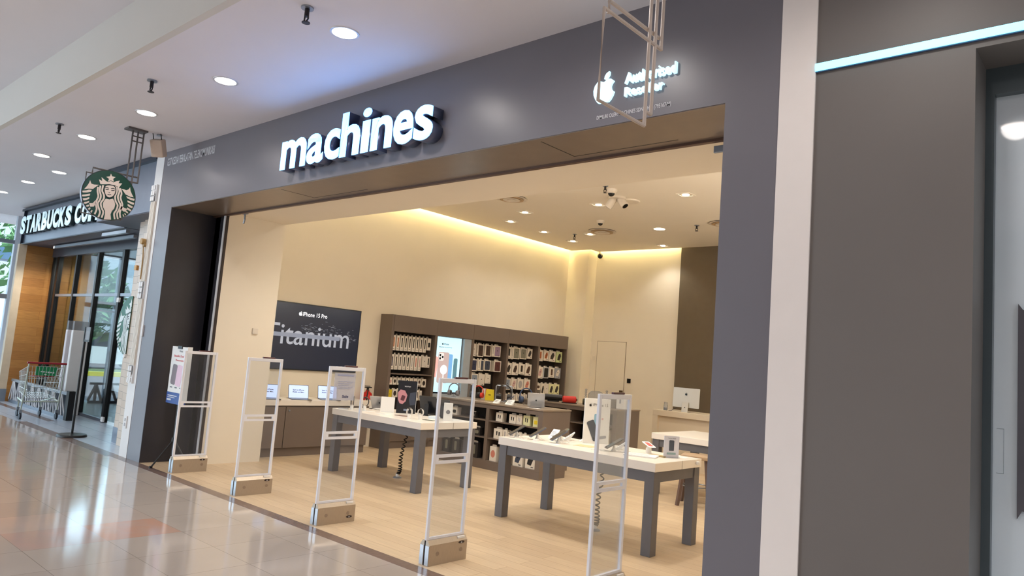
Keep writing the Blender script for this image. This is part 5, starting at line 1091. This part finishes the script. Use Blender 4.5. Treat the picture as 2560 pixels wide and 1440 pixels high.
# ================================================================ IN FRONT OF THE DARK REVEAL
t = thing('advertising_stand', 'white advertising board with pink phones and blue foot on a black tripod', 'stand', (-8.95, .2, 0))
M = T(-8.97, .17, 0) @ R(0, 0, 0)
b = nb(); box(b, -.23, .20, -.02, .02, .90, 1.465, .003); xf(b, M); o = obj('board', b, CARD, t)
b = nb(); box(b, .20, .215, -.03, .03, .80, 1.47); xf(b, M); obj('side_panel', b, CARD, t)
MF = M @ T(0, -.0205, 0) @ FX
b = nb(); box(b, -.232, .202, -.022, .022, .765, .90); xf(b, M); obj('blue_foot', b, mat('royal_blue_print', (36, 74, 150), .4), t)
b = nb(); box(b, -.20, .05, .855, .865, .001, .003); box(b, -.20, .0, .835, .842, .001, .003); box(b, -.21, -.10, .80, .82, .001, .003); xf(b, MF @ T(0, 0, .0)); obj('foot_print', b, PW, t)
b = fit(text('Beautiful. Durable.', 1, 0, .03), -.15, .17, 1.335, 1.365); xf(b, MF @ T(0, 0, .001)); obj('pink_heading', b, mat('coral_print', (226, 128, 128), .5), t)
b = fit(text('Phenomenal.', 1, 0, .03), -.10, .14, 1.285, 1.31); xf(b, MF @ T(0, 0, .001)); obj('pink_heading', b, mat('coral_print', (226, 128, 128), .5), t)
b = fit(text('iPhone', 1, 0, .01), -.02, .07, 1.40, 1.42); xf(b, MF @ T(0, 0, .001)); obj('small_heading', b, GINK, t)
b = nb(); prism(b, rrect(.13, .25, .03), 0, .001, 'xy'); xf(b, MF @ T(-.10, 1.12, 0) @ R(0, 0, -6)); obj('grey_phone_picture', b, mat('mauve_grey_print', (128, 112, 116), .4), t)
b = nb(); prism(b, rrect(.15, .26, .03), 0, .0015, 'xy'); xf(b, MF @ T(.04, 1.11, 0) @ R(0, 0, -6)); obj('pink_phone_picture', b, mat('baby_pink_print', (232, 196, 212), .4), t)
b = nb()
for k in range(3): box(b, -.17+k*.13, -.11+k*.13, .955, .97, .0, .0012)
xf(b, MF); obj('small_captions', b, GINK, t)
b = nb(); box(b, -.06, .05, -.03, -.018, 1.44, 1.475); xf(b, M); obj('clip', b, BLACK, t)
b = nb(); cyl(b, (-8.97, .205, .75), .014, 1.2); cyl(b, (-8.97, .205, .33), .028, .06); obj('pole', b, BLACK, t)
for a in (-92, 35, 150):
    ca, sa = math.cos(math.radians(a)), math.sin(math.radians(a))
    b = nb(); tube(b, [(-8.97+.02*ca, .205+.02*sa, .31), (-8.97+.24*ca, .205+.235*sa, .012)], .011); l = obj('leg', b, BLACK, t)
    b = nb(); cyl(b, (-8.97+.24*ca, .205+.235*sa, .012), .02, .024); obj('rubber_foot', b, BLKP, l)

# ================================================================ WHITE COLUMN WITH CABLE DUCTS
DUCT = mat('cream_duct', (224, 214, 200), .45, noise=.01)
t = thing('cable_ducts', 'bundle of cream cable ducts running up the white column beside the coffee shop', 'duct', (-9.93, -.02, 1.0))
for k in range(4):
    b = nb(); box(b, -9.995+k*.034, -9.97+k*.034, -.03, -.004, 1.05, 3.45, .002); obj('duct', b, DUCT, t)
for z in (3.35, 2.05, .95):
    b = nb()
    for a in (0, .06):
        for c in (0, .075, .15): box(b, -10.0+a, -10.0+a+.05, -.042, -.03, z+c, z+c+.06)
    box(b, -10.005, -9.86, -.03, -.004, z-.01, z+.22); obj('clamp_plate', b, MATW, t)
b = nb(); cyl(b, (-10.0, -.06, 2.80), .04, .05, 'y', 20); cyl(b, (-9.985, -.035, 2.76), .03, .05, 'y', 16); tube(b, [(-10.0, -.05, 2.76), (-9.99, -.04, 2.6), (-9.99, -.035, 2.3)], .008)
obj('junction_box', b, mat('aged_yellow_plastic', (176, 140, 84), .5), t)
t = thing('power_outlet', 'white double power outlet low on the white column', 'outlet', (-9.93, -.004, .42))
b = nb(); box(b, -9.965, -9.89, -.02, -.004, .36, .52, .004); obj('plate', b, MATW, t); b = nb(); box(b, -9.945, -9.91, -.022, -.02, .39, .43); box(b, -9.945, -9.91, -.022, -.02, .45, .49); obj('sockets', b, mat('grey_socket', (170, 168, 170), .5), t)
b = nb(); box(b, -9.80, -9.76, -.018, 0, 1.55, 1.70, .003); single('intercom_plate', b, MATW, 'small white plate on the edge of the grey pier beside the cable ducts', 'plate', loc=(-9.78, 0, 1.62))
t = thing('wall_lamp', 'small brass square lamp on the tiled pilaster', 'lamp', (-11.1, .36, 2.55))
b = nb(); box(b, -11.14, -11.06, .30, .36, 2.50, 2.57, .005); obj('housing', b, mat('brass', (190, 140, 80), .35, metal=.6), t); b = nb(); box(b, -11.12, -11.08, .298, .30, 2.52, 2.55); obj('lens', b, GOLD, t)
b = nb(); cyl(b, (-11.0, .28, 1.25), .03, .03, 'y', 16); single('door_sensor', b, MATW, 'small round white button on the tiled pilaster under the half emblem', 'button', loc=(-11.0, .3, 1.25))

# ================================================================ COFFEE SHOP PORCH
t = thing('street_lattice_barrier', 'low dark lattice barrier inside the coffee shop street windows', 'barrier', (-17.2, 3.4, 0))
b = nb(); box(b, -17.22, -17.17, 2.0, 5.5, .40, .45); box(b, -17.22, -17.17, 2.0, 5.5, 0, .06); obj('rails', b, NAVY, t)
b = nb(); y = 2.0
while y < 5.4:
    tube(b, [(-17.2, y, .05), (-17.2, y+.13, .41)], .03, 4); tube(b, [(-17.2, y+.27, .05), (-17.2, y+.13, .41)], .03, 4); box(b, -17.21, -17.19, y+.10, y+.16, .05, .41); y += .3
obj('lattice', b, mat('brown_lattice', (84, 66, 60), .5), t)
t = thing('lattice_barrier', 'low white zigzag lattice barrier in front of the oak wall', 'barrier', (-15.7, .62, 0))
b = nb(); box(b, -17.4, -14.07, .60, .66, .42, .47); obj('top_rail', b, GREYM, t); b = nb(); box(b, -17.4, -14.07, .60, .66, 0, .06); obj('bottom_rail', b, STEELB, t)
b = nb(); box(b, -14.07, -13.94, .58, .68, 0, .50); obj('end_post', b, BLACK, t)
b = nb(); box(b, -17.4, -14.07, .64, .66, .06, .42); obj('dark_backing', b, NAVY, t)
LAT = mat('lattice_white', (210, 212, 216), .4)
b = nb(); x = -17.4; k = 0
while x < -14.25:
    for (a, c) in ((x, x+.15), (x+.17, x+.17), (x+.33, x+.19), (x+.5, x+.24)):
        tube(b, [(a, .60, .06), (c, .60, .42)], .014, 4)
    x += .40
obj('lattice', b, LAT, t)
for k, (x, y) in enumerate(((-15.15, .93), (-14.85, .93))):
    tt = thing('entrance_panel', ('tall white pedestal panel left of the coffee shop doorway', 'tall white pedestal panel right beside the glass doorway')[k], 'panel', (x, y, 0))
    b = nb(); box(b, x-.05, x+.05, y-.15, y+.12, 0, 1.55, .01); obj('panel', b, mat('pinkish_white_panel', (214, 208, 212), .4) if k == 0 else MATW, tt)
    b = nb(); box(b, x-.04, x+.04, y-.14, y+.11, 1.55, 1.72); obj('clear_head', b, glassy('thick_acrylic'), tt)
t = thing('sign_stand', 'black pole sign stand on a round base outside the coffee shop', 'stand', (-11.95, 0.05, 0))
b = nb(); lathe(b, [(.20, 0), (.20, .02), (.19, .035), (.02, .045)], (-11.95, .05, 0), 36); obj('base', b, BLACK, t, smooth=True)
b = nb(); cyl(b, (-11.95, .05, .72), .017, 1.40, n=12); obj('pole', b, BLACK, t)
b = nb(); box(b, -11.99, -11.74, .04, .06, 1.40, 1.43); box(b, -11.99, -11.97, .04, .06, 1.42, 1.62); box(b, -11.76, -11.74, .04, .06, 1.42, 1.62); obj('holder', b, BLACK, t)
b = nb(); box(b, -11.97, -11.76, .047, .053, 1.43, 1.62); obj('clear_sheet', b, glassy('thick_acrylic'), t)

# shopping trolley
WIRE = mat('zinc_wire', (196, 200, 196), .3, metal=.5, noise=0); CRED = mat('trolley_red', (150, 26, 40), .4)
t = thing('shopping_trolley', 'wire shopping trolley with red handle and green bag standing by the oak wall', 'trolley', (-14.45, .24, 0))
ya, yb = -.03, .51; xh = -14.12; xf_ = -14.85
b = nb(); cyl(b, (xh, (ya+yb)/2, .955), .018, yb-ya+.05, 'y', 12); o = obj('handle', b, CRED, t, smooth=True)
b = nb()
def seg(a, c, r=.005): tube(b, [a, c], r, 4)
def lerp(a, c, q): return tuple(a[i]+(c[i]-a[i])*q for i in range(3))
# corners: handle side top/bottom, nose top/bottom
HT = [(xh, ya, .90), (xh, yb, .90)]; HB_ = [(xh-.05, ya+.05, .36), (xh-.05, yb-.05, .36)]
NT = [(xf_, ya+.07, .76), (xf_, yb-.07, .76)]; NBm = [(xf_+.08, ya+.10, .42), (xf_+.08, yb-.10, .42)]
for i in (0, 1):
    for k in range(13): seg(lerp(HT[i], NT[i], k/12), lerp(HB_[i], NBm[i], k/12), .003)
    for q in (0, .25, .5, .75, 1): seg(lerp(HT[i], HB_[i], q), lerp(NT[i], NBm[i], q), .004)
for k in range(11):
    seg(lerp(NT[0], NT[1], k/10), lerp(NBm[0], NBm[1], k/10), .003); seg(lerp(HB_[0], HB_[1], k/10), lerp(NBm[0], NBm[1], k/10), .003)
    seg(lerp(HT[0], HT[1], k/10), lerp(HB_[0], HB_[1], k/10), .003)
for q in (0, .33, .66, 1):
    seg(lerp(NT[0], NBm[0], q), lerp(NT[1], NBm[1], q), .004); seg(lerp(HB_[0], NBm[0], q), lerp(HB_[1], NBm[1], q), .004); seg(lerp(HT[0], HB_[0], q), lerp(HT[1], HB_[1], q), .004)
obj('wire_basket', b, WIRE, t)
b = nb()
for yy in (ya, yb):
    tube(b, [(xh, yy, .955), (xh-.02, yy, .5), (xh-.06, yy, .30), (xh-.10, yy, .16)], .012, 8)
    ym = yy+(.1 if yy == ya else -.1); tube(b, [(xh-.06, yy, .30), (xh-.35, yy, .34), (xf_+.10, ym, .26), (xf_+.10, ym, .15)], .012, 8)
tube(b, [(xh-.06, ya, .30), (xh-.06, yb, .30)], .012, 8)
obj('chassis', b, mat('pale_green_zinc', (186, 196, 184), .35, metal=.4), t, smooth=True)
for (x, y) in ((xh-.10, ya), (xh-.10, yb), (xf_+.10, ya+.1), (xf_+.10, yb-.1)):
    b = nb(); cyl(b, (x, y, .055), .055, .028, 'y', 20); o = obj('wheel', b, mat('dark_rubber', (34, 38, 52), .5), t, smooth=True)
    b = nb(); box(b, x-.015, x+.015, y-.022, y+.022, .09, .16); obj('caster_fork', b, GREYM, o)
b = nb(); box(b, xh-.28, xh-.10, ya+.12, yb-.12, .72, .735); obj('child_seat', b, CRED, t)
t = thing('shopping_bag', 'green shopping bag with white print hanging inside the trolley', 'bag', (-14.16, .26, .66))
b = nb(); prism(b, [(.10, .745), (.40, .74), (.41, .89), (.09, .90)], -14.175, -14.16, 'yz'); 
for v in b.verts: v.co.x += (v.co.z-.66)*.12
obj('bag_body', b, mat('leaf_green_bag', (24, 140, 84), .5), t)
b = nb()
for k in range(6): prism(b, [(.175+k*.036+.014*math.cos(2*PI*q/12), .812-k*.003+(.013 if k % 2 else .010)*math.sin(2*PI*q/12)) for q in range(12)], -14.142, -14.138, 'yz')
prism(b, [(.24+.02*math.cos(2*PI*q/12), .765+.006*math.sin(2*PI*q/12)) for q in range(12)], -14.148, -14.144, 'yz'); obj('worn_print', b, PW, t)
for yy in (.19, .33):
    b = nb(); tube(b, [(-14.14, yy-.04, .89), (-14.12, yy, .96), (-14.14, yy+.04, .89)], .006, 6); obj('bag_handle', b, mat('leaf_green_bag', (24, 140, 84)), t)

# ================================================================ OUTDOORS
def tree(x, y, h, label, seed):
    rnd = random.Random(seed)
    t = thing('leafy_tree', label, 'tree', (x, y, -.05))
    b = nb(); tube(b, [(x, y, -.05), (x+.1, y, h*.3), (x, y+.1, h*.6)], [.22, .16, .1]); obj('trunk', b, mat('bark', (96, 80, 66), .9), t)
    b = nb()
    for k in range(900):
        a = rnd.random()*2*PI; e = rnd.gauss(0, .5); rr = (rnd.random()**.4)*h*.32
        c = Vector((x+rr*math.cos(a)*math.cos(e), y+rr*math.sin(a)*math.cos(e), h*.62+rr*math.sin(e)*1.2)); s = .12+.16*rnd.random()
        n = Vector((rnd.gauss(0, 1), rnd.gauss(0, 1), rnd.gauss(0, 1))).normalized(); u = n.orthogonal().normalized(); v = n.cross(u)
        b.faces.new([b.verts.new(c+u*s), b.verts.new(c+v*s*.5), b.verts.new(c-u*s), b.verts.new(c-v*s*.5)])
    obj('crown', b, mat('foliage', (96, 140, 92), .8, noise=.35, nscale=1), t)
tree(-24, 3.8, 3.9, 'leafy green tree low outside the left end glazing', 3)
tree(-34, 4.6, 9.0, 'tall tree whose crown shows high in the left end glazing', 4)
tree(-38, 8.2, 3.2, 'green tree beyond the verge seen through the coffee shop', 5)
tree(-40, 14.5, 3.6, 'broad tree beside the parked white car outside', 6)
def car(loc, rot, m, label):
    t = thing('parked_car', label, 'car', loc, math.radians(rot), 'cars parked beyond the verge')
    b = nb(); prism(b, [(-2.1, .25), (2.1, .25), (2.15, .75), (1.3, .92), (.75, 1.42), (-1.0, 1.45), (-1.7, .95), (-2.15, .85)], -.85, .85, 'xz'); obj('body', b, m, t, local=True)
    b = nb(); prism(b, [(1.15, .95), (.68, 1.36), (-.93, 1.38), (-1.45, .97)], -.86, .86, 'xz'); obj('windows', b, mat('car_glass', (50, 62, 76), .1), t, local=True)
    for x in (-1.35, 1.35):
        for y in (-.8, .8):
            b = nb(); cyl(b, (x, y, .32), .32, .2, 'y', 20); obj('wheel', b, BLKP, t, local=True)
car((-33.5, 8.0, -.05), 95, mat('white_car_paint', (226, 230, 236), .2), 'white car parked beyond the grass verge, left one')
car((-33.8, 13.5, -.05), 92, mat('silver_car_paint', (176, 184, 196), .2), 'silver car parked beyond the grass verge, right one')
t = thing('red_canopy', 'red rounded canopy with white rings outside the left end glazing', 'canopy', (-24, 1.0, 0))
b = nb(); prism(b, [(.2, 2.5), (1.42, 2.5)]+[(1.42*math.cos(a)**.5 if a < PI/2-.01 else 0.2, 2.5+1.1*math.sin(a)) for a in [q*PI/2/8 for q in range(1, 9)]], -24.3, -24, 'yz'); obj('canopy_panel', b, mat('signal_red', (214, 24, 52), .5), t)
b = nb(); tube(b, [(-23.98, .3+.9*math.cos(q*PI/2/10), 2.5+.75*math.sin(q*PI/2/10)) for q in range(11)], .02, 6); obj('white_ring', b, PW, t)
b = nb(); cyl(b, (-24.15, .5, 1.2), .06, 2.6); obj('post', b, GREYM, t)
b = nb(); box(b, -26.2, -26, -.6, 3.5, -.05, 2.3); single('white_hoarding', b, mat('bright_hoarding', (226, 236, 242), .6), 'white hoarding wall under the red canopy outside', 'wall panel', loc=(-26, 1.5, 0))
